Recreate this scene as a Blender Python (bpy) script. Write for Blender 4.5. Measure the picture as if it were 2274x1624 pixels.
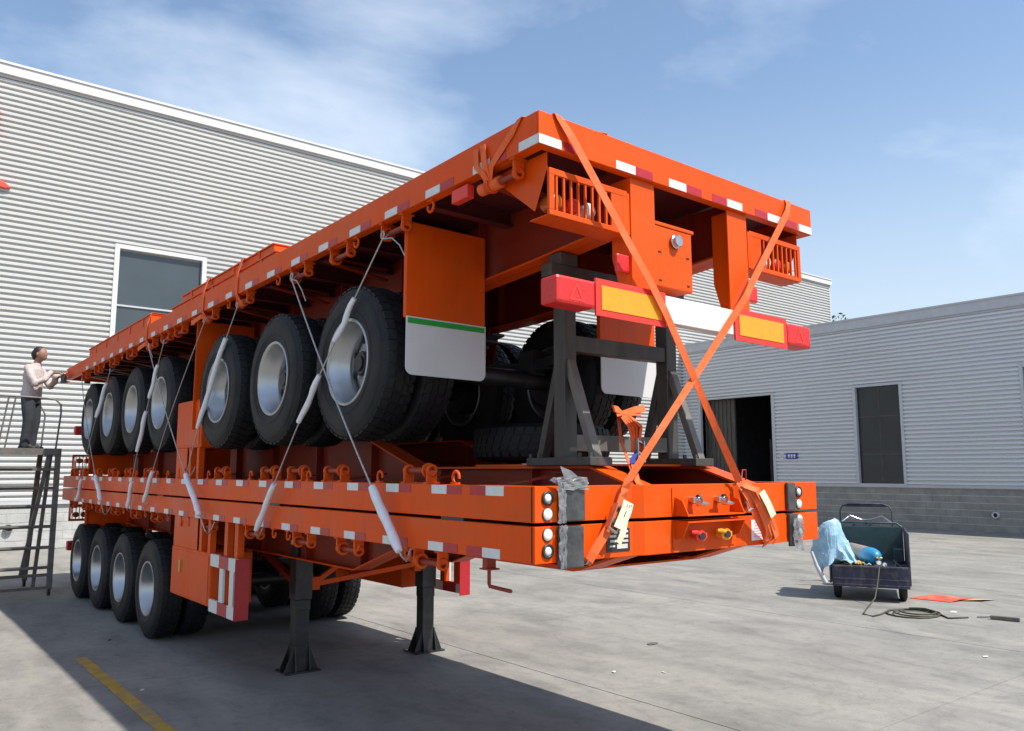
import bpy, math, random
import numpy as np
from mathutils import Matrix, Vector
random.seed(7)
for o in list(bpy.data.objects): bpy.data.objects.remove(o)
SC = bpy.context.scene
COL = SC.collection
R = math.radians

# ------------------------------------------------------------------ camera
CAM = Vector((-2.625, -3.139, 1.861)); YAW, PITCH = 0.66907, 0.12867
cd = bpy.data.cameras.new('camera'); cam = bpy.data.objects.new('camera', cd); COL.objects.link(cam)
cd.sensor_fit = 'HORIZONTAL'; cd.angle = 2*math.atan(1137/1817.2); cd.clip_start = .05; cd.clip_end = 2000
fw = Vector((math.cos(PITCH)*math.sin(YAW), math.cos(PITCH)*math.cos(YAW), math.sin(PITCH)))
cam.location = CAM; cam.rotation_euler = fw.to_track_quat('-Z', 'Y').to_euler()
SC.camera = cam

# ------------------------------------------------------------------ sky, sun, exposure
TOSUN = Vector((.25, -.64, 1.0)).normalized()
SUN_EL = math.asin(TOSUN.z); SUN_AZ = math.atan2(TOSUN.x, TOSUN.y)
w = bpy.data.worlds.new('World'); SC.world = w; w.use_nodes = True
nt = w.node_tree; nt.nodes.clear()
def N(t, typ, **kw):
    n = t.nodes.new(typ)
    for k, v in kw.items(): setattr(n, k, v)
    return n
sky = N(nt, 'ShaderNodeTexSky', sky_type='NISHITA', sun_disc=False)
sky.sun_elevation = SUN_EL; sky.sun_rotation = SUN_AZ; sky.altitude = 50; sky.air_density = 1.15; sky.dust_density = .35; sky.ozone_density = .75
tc = N(nt, 'ShaderNodeTexCoord')
mp = N(nt, 'ShaderNodeMapping'); mp.inputs['Scale'].default_value = (1.2, 1.2, 2.4); mp.inputs['Rotation'].default_value = (0.25, -.2, .4)
mp.inputs['Location'].default_value = (2.1, .25, .2)
nz = N(nt, 'ShaderNodeTexNoise'); nz.inputs['Scale'].default_value = 1.7; nz.inputs['Detail'].default_value = 7; nz.inputs['Roughness'].default_value = .56; nz.inputs['Distortion'].default_value = .25
cr = N(nt, 'ShaderNodeValToRGB'); cr.color_ramp.elements[0].position = .43; cr.color_ramp.elements[1].position = .72
cr.color_ramp.elements[0].color = (0, 0, 0, 1); cr.color_ramp.elements[1].color = (.70, .70, .70, 1)
mx = N(nt, 'ShaderNodeMixRGB'); mx.inputs[2].default_value = (5.3, 5.9, 6.6, 1)
bg = N(nt, 'ShaderNodeBackground'); bg.inputs[1].default_value = .10
wo = N(nt, 'ShaderNodeOutputWorld')
L_ = nt.links.new
L_(tc.outputs['Generated'], mp.inputs[0]); L_(mp.outputs[0], nz.inputs[0]); L_(nz.outputs[0], cr.inputs[0])
# milky air towards the horizon
sx = N(nt, 'ShaderNodeSeparateXYZ'); hr_ = N(nt, 'ShaderNodeMapRange', interpolation_type='SMOOTHSTEP')
hr_.inputs[1].default_value = .02; hr_.inputs[2].default_value = .46; hr_.inputs[3].default_value = .82; hr_.inputs[4].default_value = .0
hz = N(nt, 'ShaderNodeMixRGB'); hz.inputs[2].default_value = (3.75, 4.3, 4.95, 1)
L_(tc.outputs['Generated'], sx.inputs[0]); L_(sx.outputs['Z'], hr_.inputs[0]); L_(hr_.outputs[0], hz.inputs[0]); L_(sky.outputs[0], hz.inputs[1])
L_(cr.outputs[0], mx.inputs[0]); L_(hz.outputs[0], mx.inputs[1]); L_(mx.outputs[0], bg.inputs[0]); L_(bg.outputs[0], wo.inputs[0])
sd = bpy.data.lights.new('sun', 'SUN'); sd.energy = 3.5; sd.angle = R(.8); sd.color = (1, .94, .85)
so = bpy.data.objects.new('sun', sd); COL.objects.link(so); so.location = (5, -10, 30)
so.rotation_euler = (-TOSUN).to_track_quat('-Z', 'Y').to_euler()
SC.view_settings.view_transform = 'Standard'; SC.view_settings.look = 'None'
SC.view_settings.exposure = 0.9; SC.view_settings.gamma = 1
SC.view_settings.use_curve_mapping = False

# ------------------------------------------------------------------ materials
MATS = {}
def mat(name, col, rough=.5, metal=0., var=.0, vscale=6., dirt=None, dirt_amt=.0, dscale=3., bump=0., bscale=60., coat=0., spec=None, stretch=None, alpha=None, trans=None, rvar=0.):
    m = bpy.data.materials.new(name); m.use_nodes = True; t = m.node_tree
    b = t.nodes['Principled BSDF']
    b.inputs['Roughness'].default_value = rough; b.inputs['Metallic'].default_value = metal
    b.inputs['Coat Weight'].default_value = coat; b.inputs['Coat Roughness'].default_value = .15
    if spec is not None: b.inputs['Specular IOR Level'].default_value = spec
    if trans: b.inputs['Transmission Weight'].default_value = trans
    if alpha: b.inputs['Alpha'].default_value = alpha
    c4 = (*col, 1)
    b.inputs['Base Color'].default_value = c4
    src = None
    tcn = N(t, 'ShaderNodeTexCoord'); vec = tcn.outputs['Object']
    if stretch:
        mpn = N(t, 'ShaderNodeMapping'); mpn.inputs['Scale'].default_value = stretch
        t.links.new(vec, mpn.inputs[0]); vec = mpn.outputs[0]
    if var:
        n1 = N(t, 'ShaderNodeTexNoise'); n1.inputs['Scale'].default_value = vscale; n1.inputs['Detail'].default_value = 5
        t.links.new(vec, n1.inputs[0])
        r1 = N(t, 'ShaderNodeMapRange'); r1.inputs[1].default_value = .3; r1.inputs[2].default_value = .7
        r1.inputs[3].default_value = 1-var; r1.inputs[4].default_value = 1+var
        t.links.new(n1.outputs[0], r1.inputs[0])
        m1 = N(t, 'ShaderNodeMixRGB', blend_type='MULTIPLY'); m1.inputs[0].default_value = 1; m1.inputs[1].default_value = c4
        t.links.new(r1.outputs[0], m1.inputs[2]); src = m1.outputs[0]
        if rvar:
            r3 = N(t, 'ShaderNodeMapRange'); r3.inputs[1].default_value = .3; r3.inputs[2].default_value = .7
            r3.inputs[3].default_value = rough-rvar; r3.inputs[4].default_value = rough+rvar
            t.links.new(n1.outputs[0], r3.inputs[0]); t.links.new(r3.outputs[0], b.inputs['Roughness'])
    if dirt is not None:
        n2 = N(t, 'ShaderNodeTexNoise'); n2.inputs['Scale'].default_value = dscale; n2.inputs['Detail'].default_value = 8; n2.inputs['Roughness'].default_value = .65
        t.links.new(vec, n2.inputs[0])
        r2 = N(t, 'ShaderNodeMapRange'); r2.inputs[1].default_value = .48; r2.inputs[2].default_value = .72
        r2.inputs[3].default_value = 0; r2.inputs[4].default_value = dirt_amt
        t.links.new(n2.outputs[0], r2.inputs[0])
        m2 = N(t, 'ShaderNodeMixRGB'); m2.inputs[1].default_value = c4; m2.inputs[2].default_value = (*dirt, 1)
        if src: t.links.new(src, m2.inputs[1])
        t.links.new(r2.outputs[0], m2.inputs[0]); src = m2.outputs[0]
    if src: t.links.new(src, b.inputs['Base Color'])
    if bump:
        n3 = N(t, 'ShaderNodeTexNoise'); n3.inputs['Scale'].default_value = bscale; n3.inputs['Detail'].default_value = 4
        t.links.new(vec, n3.inputs[0])
        bp = N(t, 'ShaderNodeBump'); bp.inputs['Strength'].default_value = bump; bp.inputs['Distance'].default_value = .02
        t.links.new(n3.outputs[0], bp.inputs['Height']); t.links.new(bp.outputs[0], b.inputs['Normal'])
    MATS[name] = m; return m
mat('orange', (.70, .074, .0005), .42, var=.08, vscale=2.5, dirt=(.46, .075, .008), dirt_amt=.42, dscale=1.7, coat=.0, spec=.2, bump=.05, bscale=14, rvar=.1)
mat('shaded_underside', (.085, .008, .010), .6, var=.15, vscale=4, dirt=(.05, .02, .018), dirt_amt=.4)  # orange with underside shade put into the colour, for deck and cross members
mat('shaded_orange', (.24, .018, .003), .5, var=.1, vscale=4, dirt=(.2, .07, .03), dirt_amt=.3)  # shade put into the orange for beam webs and brackets; small fittings too
mat('rubber', (.0085, .009, .0115), .62, spec=.35, var=.25, vscale=9, dirt=(.03, .029, .028), dirt_amt=.5, dscale=4, bump=.15, bscale=40)
mat('rim', (.43, .44, .455), .34, metal=.95, var=.08, vscale=8, dirt=(.3, .29, .28), dirt_amt=.25, rvar=.08)
mat('rim_disc', (.5, .51, .52), .45, metal=.4, var=.1)
mat('black_paint', (.018, .018, .02), .42, var=.2, dirt=(.1, .09, .08), dirt_amt=.35, dscale=6)
mat('dark_steel', (.07, .066, .06), .5, metal=.35, var=.25, vscale=7, dirt=(.16, .13, .1), dirt_amt=.5, dscale=9, stretch=(1, 1, .25))
mat('light_steel', (.17, .155, .135), .48, metal=.4, var=.22, vscale=7, dirt=(.09, .075, .06), dirt_amt=.5, dscale=6)
mat('tape_white', (.62, .64, .63), .35, var=.06, vscale=30, bump=.1, bscale=150)
mat('tape_red', (.40, .012, .018), .35, var=.08, vscale=30, bump=.1, bscale=150)
mat('white_paint', (.72, .72, .70), .45, var=.05, dirt=(.45, .43, .4), dirt_amt=.3)
mat('flap_white', (.6, .6, .6), .55, var=.05, dirt=(.42, .4, .38), dirt_amt=.4, dscale=3)
mat('green', (.01, .30, .03), .5, var=.05)
mat('red_lens', (.60, .020, .016), .38, var=.12, vscale=60, coat=.0, bump=.12, bscale=160)
mat('red_board', (.72, .035, .02), .4, var=.05)
mat('yellow_board', (.85, .30, .008), .4, var=.06, vscale=20, bump=.08, bscale=120)
mat('lens_white', (.75, .74, .70), .12, coat=.6, var=.05)
mat('buffer', (.045, .046, .048), .4, var=.3, vscale=12, dirt=(.12, .12, .12), dirt_amt=.6, dscale=10, bump=.2, bscale=25)
mat('amber', (.45, .12, .01), .25, coat=.4)
mat('chrome', (.55, .55, .54), .22, metal=1., var=.15, vscale=20)
mat('plastic_wrap', (.20, .205, .215), .3, var=.25, vscale=18, bump=.7, bscale=22, alpha=.75)
mat('strap', (.78, .12, .02), .75, var=.12, vscale=25, dirt=(.55, .2, .09), dirt_amt=.5, dscale=5, bump=.25, bscale=220)
mat('strap_blue', (.03, .05, .28), .7, var=.1)
mat('tag', (.78, .74, .5), .6, var=.1, vscale=40, dirt=(.5, .42, .2), dirt_amt=.6, dscale=25)
mat('ink', (.02, .02, .02), .6)
mat('plate_black', (.02, .02, .022), .4, var=.1)
mat('plate_print', (.55, .55, .52), .5, var=.1)
mat('label_white', (.74, .74, .76), .5, var=.05)
mat('label_print', (.5, .42, .5), .6, var=.3, vscale=40)
mat('wire', (.42, .41, .40), .4, metal=.5, var=.2, vscale=60)
mat('sleeve', (.74, .75, .79), .45, var=.06, vscale=14, bump=.2, bscale=30)
mat('clad_light', (.525, .525, .51), .42, var=.06, vscale=.5, dirt=(.44, .42, .37), dirt_amt=.45, dscale=.5, stretch=(.35, .35, 1.2), rvar=.08)
mat('clad_grey', (.60, .62, .645), .40, metal=.0, var=.07, vscale=.6, dirt=(.48, .485, .49), dirt_amt=.4, dscale=.6, stretch=(.35, .35, 1.2), rvar=.08)
mat('trim_white', (.60, .595, .585), .45, var=.05, vscale=1, dirt=(.55, .54, .5), dirt_amt=.4, dscale=.8)
mat('trim_grey', (.46, .475, .50), .45, var=.06)
mat('glass', (.055, .07, .08), .12, var=.1, vscale=1, spec=.6, rvar=.04)
mat('glass_dark', (.02, .025, .03), .1, var=.2, vscale=1.5, spec=.5)
mat('block', (.275, .266, .248), .9, var=.2, vscale=2.2, dirt=(.18, .172, .158), dirt_amt=.5, dscale=2.5, bump=.4, bscale=50)
mat('block_light', (.42, .42, .405), .9, var=.14, vscale=2.2, dirt=(.28, .27, .24), dirt_amt=.5, dscale=2.5, bump=.4, bscale=50)
mat('mortar', (.50, .50, .48), .95, var=.15)
mat('interior', (.09, .092, .10), .9, var=.2)
mat('yellow_line', (.42, .26, .04), .85, var=.2, vscale=8, dirt=(.22, .205, .175), dirt_amt=1.0, dscale=5, bump=.1)
mat('skin', (.27, .135, .085), .55, var=.08)
mat('hair', (.012, .011, .011), .6, var=.2)
mat('shirt', (.47, .40, .375), .9, var=.14, vscale=11, dirt=(.36, .27, .26), dirt_amt=.5, dscale=9, bump=.9, bscale=16)
mat('trousers', (.028, .032, .04), .85, var=.2, bump=.2, bscale=40)
mat('shoe', (.02, .018, .016), .6)
mat('frame_grey', (.14, .135, .125), .5, metal=.3, var=.25, vscale=9, dirt=(.2, .15, .11), dirt_amt=.5, dscale=7)
mat('cart_blue', (.03, .032, .062), .6, var=.35, vscale=7, dirt=(.15, .135, .125), dirt_amt=.75, dscale=9, stretch=(1, 1, .5))
mat('cart_teal', (.02, .06, .065), .5, var=.2, dirt=(.1, .1, .1), dirt_amt=.4, dscale=5)
mat('tarp', (.26, .47, .62), .55, var=.2, vscale=9, dirt=(.5, .56, .62), dirt_amt=.8, dscale=14, bump=.3, bscale=25)
mat('cyl_blue', (.015, .22, .42), .4, var=.12, coat=.2)
mat('cyl_grey', (.30, .25, .21), .6, var=.2, dirt=(.35, .1, .05), dirt_amt=.6, dscale=6)
mat('glove', (.42, .27, .06), .9, var=.3, vscale=20, bump=.4)
mat('brass', (.5, .36, .12), .35, metal=.8, var=.2)
mat('hose', (.05, .055, .03), .6, var=.15)
mat('cardboard', (.55, .36, .18), .85, var=.12, vscale=5)
mat('red_card', (.66, .08, .04), .7, var=.3, vscale=6, dirt=(.6, .26, .14), dirt_amt=.7, dscale=4)
mat('paper', (.62, .6, .55), .8, var=.15)
mat('sign_blue', (.02, .03, .25), .5); mat('sign_white', (.7, .7, .72), .5)
mat('letter_red', (.62, .06, .03), .5, var=.08, coat=.2)
mat('leaf', (.05, .085, .035), .6, var=.3, vscale=12); mat('bark', (.09, .065, .045), .9, var=.2)
def wear(name):
    m = MATS[name]; t = m.node_tree; b = t.nodes['Principled BSDF']; src = b.inputs['Base Color'].links[0].from_socket
    tcn = N(t, 'ShaderNodeTexCoord')
    def lay(scale3, sc, lo, hi, c0, c1, kind, fac, src):
        mpn = N(t, 'ShaderNodeMapping'); mpn.inputs['Scale'].default_value = scale3; t.links.new(tcn.outputs['Object'], mpn.inputs[0])
        n = N(t, 'ShaderNodeTexNoise'); n.inputs['Scale'].default_value = sc; n.inputs['Detail'].default_value = 8; n.inputs['Roughness'].default_value = .68; t.links.new(mpn.outputs[0], n.inputs[0])
        c = N(t, 'ShaderNodeValToRGB'); c.color_ramp.elements[0].position = lo; c.color_ramp.elements[1].position = hi; c.color_ramp.elements[0].color = (*c0, 1); c.color_ramp.elements[1].color = (*c1, 1); t.links.new(n.outputs[0], c.inputs[0])
        x = N(t, 'ShaderNodeMixRGB', blend_type=kind)
        if kind == 'MIX': t.links.new(c.outputs[0], x.inputs[0]); x.inputs[2].default_value = (*fac, 1)
        else: x.inputs[0].default_value = fac; t.links.new(c.outputs[0], x.inputs[2])
        t.links.new(src, x.inputs[1]); return x.outputs[0]
    src = lay((7, 7, .9), 1.6, .34, .68, (.80, .78, .76), (1.12, 1.12, 1.12), 'MULTIPLY', .32, src)      # runs
    src = lay((1, 1, 1), 26, .62, .76, (0, 0, 0), (.30, .30, .30), 'MIX', (.42, .20, .10), src)          # dust specks
    src = lay((1.2, 1.2, 3), 1.1, .50, .75, (0, 0, 0), (.30, .30, .30), 'MIX', (.42, .12, .03), src)     # dusty film
    t.links.new(src, b.inputs['Base Color'])
wear('orange')
def concrete():
    m = bpy.data.materials.new('concrete'); m.use_nodes = True; t = m.node_tree; b = t.nodes['Principled BSDF']
    tcn = N(t, 'ShaderNodeTexCoord'); ge = N(t, 'ShaderNodeNewGeometry'); P = ge.outputs['Position']
    def noise(scale, det, ro, vec=P, dist=0.):
        n = N(t, 'ShaderNodeTexNoise'); n.inputs['Scale'].default_value = scale; n.inputs['Detail'].default_value = det; n.inputs['Roughness'].default_value = ro
        n.inputs['Distortion'].default_value = dist; t.links.new(vec, n.inputs[0]); return n.outputs[0]
    def ramp(src, stops):
        c = N(t, 'ShaderNodeValToRGB'); e = c.color_ramp.elements
        e[0].position, e[0].color = stops[0][0], (*stops[0][1], 1); e[1].position, e[1].color = stops[-1][0], (*stops[-1][1], 1)
        for p_, c_ in stops[1:-1]:
            k = e.new(p_); k.color = (*c_, 1)
        t.links.new(src, c.inputs[0]); return c.outputs[0]
    def mixc(kind, fac, a, c):
        n = N(t, 'ShaderNodeMixRGB', blend_type=kind); n.inputs[0].default_value = fac if not hasattr(fac, 'links') else 1
        if hasattr(fac, 'links'): t.links.new(fac, n.inputs[0])
        for i, v in ((1, a), (2, c)):
            if hasattr(v, 'links'): t.links.new(v, n.inputs[i])
            else: n.inputs[i].default_value = (*v, 1)
        return n.outputs[0]
    mpn = N(t, 'ShaderNodeMapping'); mpn.inputs['Scale'].default_value = (1, .42, 1); mpn.inputs['Rotation'].default_value = (0, 0, R(51))
    t.links.new(P, mpn.inputs[0]); SV = mpn.outputs[0]
    base = ramp(noise(.35, 6, .6), [(.3, (.20, .193, .176)), (.55, (.245, .236, .216)), (.75, (.272, .262, .24))])
    streak = ramp(noise(1.6, 7, .62, SV, .3), [(.34, (.66, .66, .66)), (.5, (1, 1, 1)), (.66, (1.2, 1.19, 1.16))])
    c1 = mixc('MULTIPLY', .6, base, streak)
    spots = ramp(noise(9, 8, .75), [(.30, (.62, .62, .62)), (.45, (.97, .97, .97)), (.7, (1.10, 1.10, 1.09))])
    c2 = mixc('MULTIPLY', .8, c1, spots)
    stain = ramp(noise(.8, 9, .74, P, .9), [(.54, (0, 0, 0)), (.64, (.5, .5, .5))])
    c3 = mixc('MIX', stain, c2, (.14, .137, .127))
    fine = ramp(noise(55, 5, .7), [(.3, (.86, .86, .86)), (.7, (1.1, 1.1, 1.1))])
    c3 = mixc('MULTIPLY', .6, c3, ramp(noise(3.2, 9, .72, SV, .6), [(.33, (.72, .72, .71)), (.5, (1, 1, 1)), (.68, (1.14, 1.13, 1.1))]))
    c4 = mixc('MULTIPLY', .9, c3, fine)
    # hairline cracks
    vo = N(t, 'ShaderNodeTexVoronoi', feature='DISTANCE_TO_EDGE'); vo.inputs['Scale'].default_value = .33
    wv = N(t, 'ShaderNodeVectorMath', operation='ADD'); nn = N(t, 'ShaderNodeTexNoise'); nn.inputs['Scale'].default_value = 1.2; nn.inputs['Detail'].default_value = 6
    t.links.new(P, nn.inputs[0]); t.links.new(P, wv.inputs[0]); t.links.new(nn.outputs[1], wv.inputs[1]); t.links.new(wv.outputs[0], vo.inputs[0])
    ck = ramp(vo.outputs[0], [(.0, (.55, .55, .55)), (.006, (1, 1, 1))])
    c5 = mixc('MULTIPLY', .3, c4, ck)
    v2 = N(t, 'ShaderNodeTexVoronoi'); v2.inputs['Scale'].default_value = 7.5; t.links.new(P, v2.inputs[0])
    c5 = mixc('MULTIPLY', .7, c5, ramp(v2.outputs['Distance'], [(.03, (.45, .44, .42)), (.075, (1, 1, 1))]))
    v3 = N(t, 'ShaderNodeTexVoronoi'); v3.inputs['Scale'].default_value = 3.3; t.links.new(P, v3.inputs[0])
    c5 = mixc('MIX', ramp(v3.outputs['Distance'], [(.012, (.6, .6, .6)), (.03, (0, 0, 0))]), c5, (.42, .41, .38))
    t.links.new(c5, b.inputs['Base Color'])
    rg = N(t, 'ShaderNodeMapRange'); rg.inputs[3].default_value = .68; rg.inputs[4].default_value = .95; t.links.new(noise(2.2, 5, .6), rg.inputs[0]); t.links.new(rg.outputs[0], b.inputs['Roughness'])
    bp = N(t, 'ShaderNodeBump'); bp.inputs['Strength'].default_value = .25; bp.inputs['Distance'].default_value = .01
    t.links.new(noise(28, 8, .7), bp.inputs['Height']); t.links.new(bp.outputs[0], b.inputs['Normal'])
    MATS['concrete'] = m
concrete()

# ------------------------------------------------------------------ mesh helpers
class MB:
    def __init__(s): s.v = []; s.f = []; s.sm = []
    def add(s, vs, fs, smooth=False):
        o = len(s.v); s.v += [tuple(v) for v in vs]; s.f += [tuple(i+o for i in f) for f in fs]; s.sm += [smooth]*len(fs); return s
    def box(s, x0, x1, y0, y1, z0, z1):
        return s.add([(x0,y0,z0),(x1,y0,z0),(x1,y1,z0),(x0,y1,z0),(x0,y0,z1),(x1,y0,z1),(x1,y1,z1),(x0,y1,z1)],
                     [(0,3,2,1),(4,5,6,7),(0,1,5,4),(1,2,6,5),(2,3,7,6),(3,0,4,7)])
    def bar(s, a, b, w, h, up=(0,0,1)):
        a = Vector(a); b = Vector(b); d = (b-a).normalized(); u = Vector(up)
        if abs(d.dot(u)) > .98: u = Vector((0,1,0))
        r = d.cross(u).normalized()*w/2; q = r.cross(d).normalized()*h/2
        vs = [p+sx*r+sq*q for p in (a,b) for sx, sq in ((-1,-1),(1,-1),(1,1),(-1,1))]
        return s.add(vs, [(0,1,2,3),(7,6,5,4),(0,4,5,1),(1,5,6,2),(2,6,7,3),(3,7,4,0)])
    def cyl(s, a, b, r, n=16, r2=None, caps=True, smooth=True):
        a = Vector(a); b = Vector(b); d = (b-a).normalized(); r2 = r if r2 is None else r2
        u = Vector((0,0,1)) if abs(d.z) < .9 else Vector((1,0,0)); p = d.cross(u).normalized(); q = d.cross(p)
        vs = [c + (p*math.cos(2*math.pi*i/n)+q*math.sin(2*math.pi*i/n))*rr for c, rr in ((a,r),(b,r2)) for i in range(n)]
        s.add(vs, [(i,(i+1)%n,n+(i+1)%n,n+i) for i in range(n)], smooth)
        if caps: s.add(vs, [tuple(reversed(range(n))), tuple(range(n,2*n))])
        return s
    def tube(s, pts, r, n=8, closed=False):
        pts = [Vector(p) for p in pts]; m = len(pts); vs = []; prev = None
        for i, p in enumerate(pts):
            a = pts[i-1] if (i or closed) else p; b = pts[(i+1)%m] if (i < m-1 or closed) else p
            d = (b-a).normalized()
            if prev is None: u = Vector((0,0,1)) if abs(d.z) < .9 else Vector((1,0,0)); x = d.cross(u).normalized()
            else: x = (prev-d*prev.dot(d)).normalized()
            prev = x; y = d.cross(x); rr = r[i] if isinstance(r,(list,tuple)) else r
            vs += [p+(x*math.cos(2*math.pi*k/n)+y*math.sin(2*math.pi*k/n))*rr for k in range(n)]
        fs = [(i*n+k,i*n+(k+1)%n,((i+1)%m)*n+(k+1)%n,((i+1)%m)*n+k) for i in range(m if closed else m-1) for k in range(n)]
        s.add(vs, fs, True)
        if not closed: s.add(vs, [tuple(reversed(range(n))), tuple(range((m-1)*n, m*n))])
        return s
    def lathe(s, prof, n=40, axis='x', c=(0,0,0), closed=True, smooth=True):
        # prof: list of (r, h) revolved about axis
        vs = []
        for r_, h in prof:
            for i in range(n):
                a = 2*math.pi*i/n; p, q = r_*math.cos(a), r_*math.sin(a)
                v = (h,p,q) if axis == 'x' else ((q,h,p) if axis == 'y' else (p,q,h))
                vs.append((v[0]+c[0], v[1]+c[1], v[2]+c[2]))
        m = len(prof); k = m if closed else m-1
        s.add(vs, [(i*n+j,i*n+(j+1)%n,((i+1)%m)*n+(j+1)%n,((i+1)%m)*n+j) for i in range(k) for j in range(n)], smooth); return s
    def prism(s, poly, a, b, axis='x'):
        n = len(poly)
        def P(u, v, h): return (h,u,v) if axis == 'x' else ((u,h,v) if axis == 'y' else (u,v,h))
        vs = [P(u,v,a) for u,v in poly]+[P(u,v,b) for u,v in poly]
        return s.add(vs, [tuple(reversed(range(n))), tuple(range(n,2*n))]+[(i,(i+1)%n,n+(i+1)%n,n+i) for i in range(n)])
    def ribbon(s, pts, w, th=.004):
        # flat strap along pts; w = list of half-width vectors
        pts = [Vector(p) for p in pts]; m = len(pts); vs = []
        for i, p in enumerate(pts):
            d = (pts[min(i+1,m-1)]-pts[max(i-1,0)]).normalized(); ww = Vector(w[i] if isinstance(w[0],(tuple,list,Vector)) else w)
            nrm = d.cross(ww).normalized()*th/2
            vs += [p-ww-nrm, p+ww-nrm, p+ww+nrm, p-ww+nrm]
        fs = [(i*4+k,i*4+(k+1)%4,i*4+4+(k+1)%4,i*4+4+k) for i in range(m-1) for k in range(4)]+[(3,2,1,0),tuple(range(4*m-4,4*m))]
        return s.add(vs, fs)
    def ell(s, c, r, n=14, m=9, rot=None):
        vs = []; 
        for i in range(m+1):
            t = math.pi*i/m
            for j in range(n):
                a = 2*math.pi*j/n; v = Vector((r[0]*math.sin(t)*math.cos(a), r[1]*math.sin(t)*math.sin(a), r[2]*math.cos(t)))
                if rot is not None: v = rot @ v
                vs.append(Vector(c)+v)
        return s.add(vs, [(i*n+j,(i+1)*n+j,(i+1)*n+(j+1)%n,i*n+(j+1)%n) for i in range(m) for j in range(n)], True)
    def loft(s, rings):
        # rings: list of (centre, rx vec, ry vec), all with n pts
        n = 14; vs = []
        for c, a, b in rings:
            c = Vector(c); a = Vector(a); b = Vector(b)
            vs += [c+a*math.cos(2*math.pi*k/n)+b*math.sin(2*math.pi*k/n) for k in range(n)]
        m = len(rings)
        return s.add(vs, [(i*n+k,i*n+(k+1)%n,(i+1)*n+(k+1)%n,(i+1)*n+k) for i in range(m-1) for k in range(n)]+[tuple(reversed(range(n))),tuple(range((m-1)*n,m*n))], True)
    def mesh(s, name, m):
        me = bpy.data.meshes.new(name); me.from_pydata(s.v, [], s.f)
        me.polygons.foreach_set('use_smooth', s.sm); me.materials.append(MATS[m]); me.update()
        import bmesh
        bm = bmesh.new(); bm.from_mesh(me); bmesh.ops.recalc_face_normals(bm, faces=bm.faces); bm.to_mesh(me); bm.free()
        return me
    def build(s, name, m, parent=None, loc=(0,0,0), bevel=0.):
        return inst(name, s.mesh(name, m), parent, loc, bevel=bevel)
def inst(name, me, parent=None, loc=(0,0,0), rot=(0,0,0), scale=None, bevel=0.):
    o = bpy.data.objects.new(name, me); COL.objects.link(o); o.parent = parent; o.location = loc; o.rotation_euler = rot
    if scale: o.scale = scale
    if bevel:
        b = o.modifiers.new('bevel', 'BEVEL'); b.width = bevel; b.segments = 2; b.limit_method = 'ANGLE'; b.angle_limit = R(40); b.harden_normals = False
    return o
def tag(o, label, cat, group=None):
    o['label'] = label; o['category'] = cat
    if group: o['group'] = group
    return o
def thing(name, label, cat, loc=(0,0,0), group=None, rot=(0,0,0)):
    o = bpy.data.objects.new(name, None); COL.objects.link(o); o.location = loc; o.rotation_euler = rot; o.empty_display_size = .2
    return tag(o, label, cat, group)

# ------------------------------------------------------------------ ground
g = MB().add([(-400,-400,-.02),(400,-400,-.02),(400,400,-.02),(-400,400,-.02)], [(0,1,2,3)]).build('ground', 'concrete'); g['kind'] = 'structure'
XS = [-17, -12.5, -8, -3.6, 2.52, 7.0, 11.5, 16, 20.4, 24.75]; YS = [-9, -4.4, .1, 4.96, 9.8, 14.6, 19.7]
for i in range(len(XS)-1):
    for j in range(len(YS)-1):
        x0, x1, y0, y1 = XS[i]+.006, XS[i+1]-.006, YS[j]+.006, YS[j+1]-.006
        dz = random.uniform(-.002, .002) if 0 else 0
        MB().add([(x0,y0,0),(x1,y0,0),(x1,y1,0),(x0,y1,0),(x0-.004,y0-.004,-.019),(x1+.004,y0-.004,-.019),(x1+.004,y1+.004,-.019),(x0-.004,y1+.004,-.019)],
                 [(0,1,2,3),(0,4,5,1),(1,5,6,2),(2,6,7,3),(3,7,4,0)]).build('concrete_slab', 'concrete', g)
yl = MB()
pts = [(-.74+.003*math.sin(i*1.7), 1.0+i*.25) for i in range(22)]
yl.add([(x-.055+.003*math.sin(i*3.1),y,.004) for i,(x,y) in enumerate(pts)]+[(x+.06+.003*math.sin(i*2.3+1),y,.004) for i,(x,y) in enumerate(pts)], [(i,22+i,23+i,i+1) for i in range(21)])
o = yl.build('painted_line', 'yellow_line', g)

# ------------------------------------------------------------------ buildings
PITCHZ, DEP = .139, .07
def profile(z0, z1, zb):
    """corrugation profile from z0 to z1, phase fixed to zb: list of (z, out)"""
    k0 = int((z0-zb)/PITCHZ)-1; pts = []
    k = k0
    while zb+k*PITCHZ < z1+PITCHZ:
        a = zb+k*PITCHZ
        pts += [(a, 0.), (a+.010, DEP*.88), (a+.018, DEP), (a+.076, DEP), (a+.084, DEP*.92), (a+.096, .004)]
        k += 1
    out = []
    for (za, oa), (zc, oc) in zip(pts, pts[1:]):
        if zc <= z0 or za >= z1: continue
        for z, o_ in ((za, oa), (zc, oc)):
            z2 = min(max(z, z0), z1); oo = oa+(oc-oa)*(z2-za)/max(zc-za, 1e-6)
            if not out or abs(out[-1][0]-z2) > 1e-6: out.append((z2, oo))
    return out
def wob(u, z, k):
    return .5*math.sin(u*.83+z*.31+k)+.3*math.sin(u*2.1-z*.7+2*k)+.2*math.sin(u*4.7+z*1.9+3*k)
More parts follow.
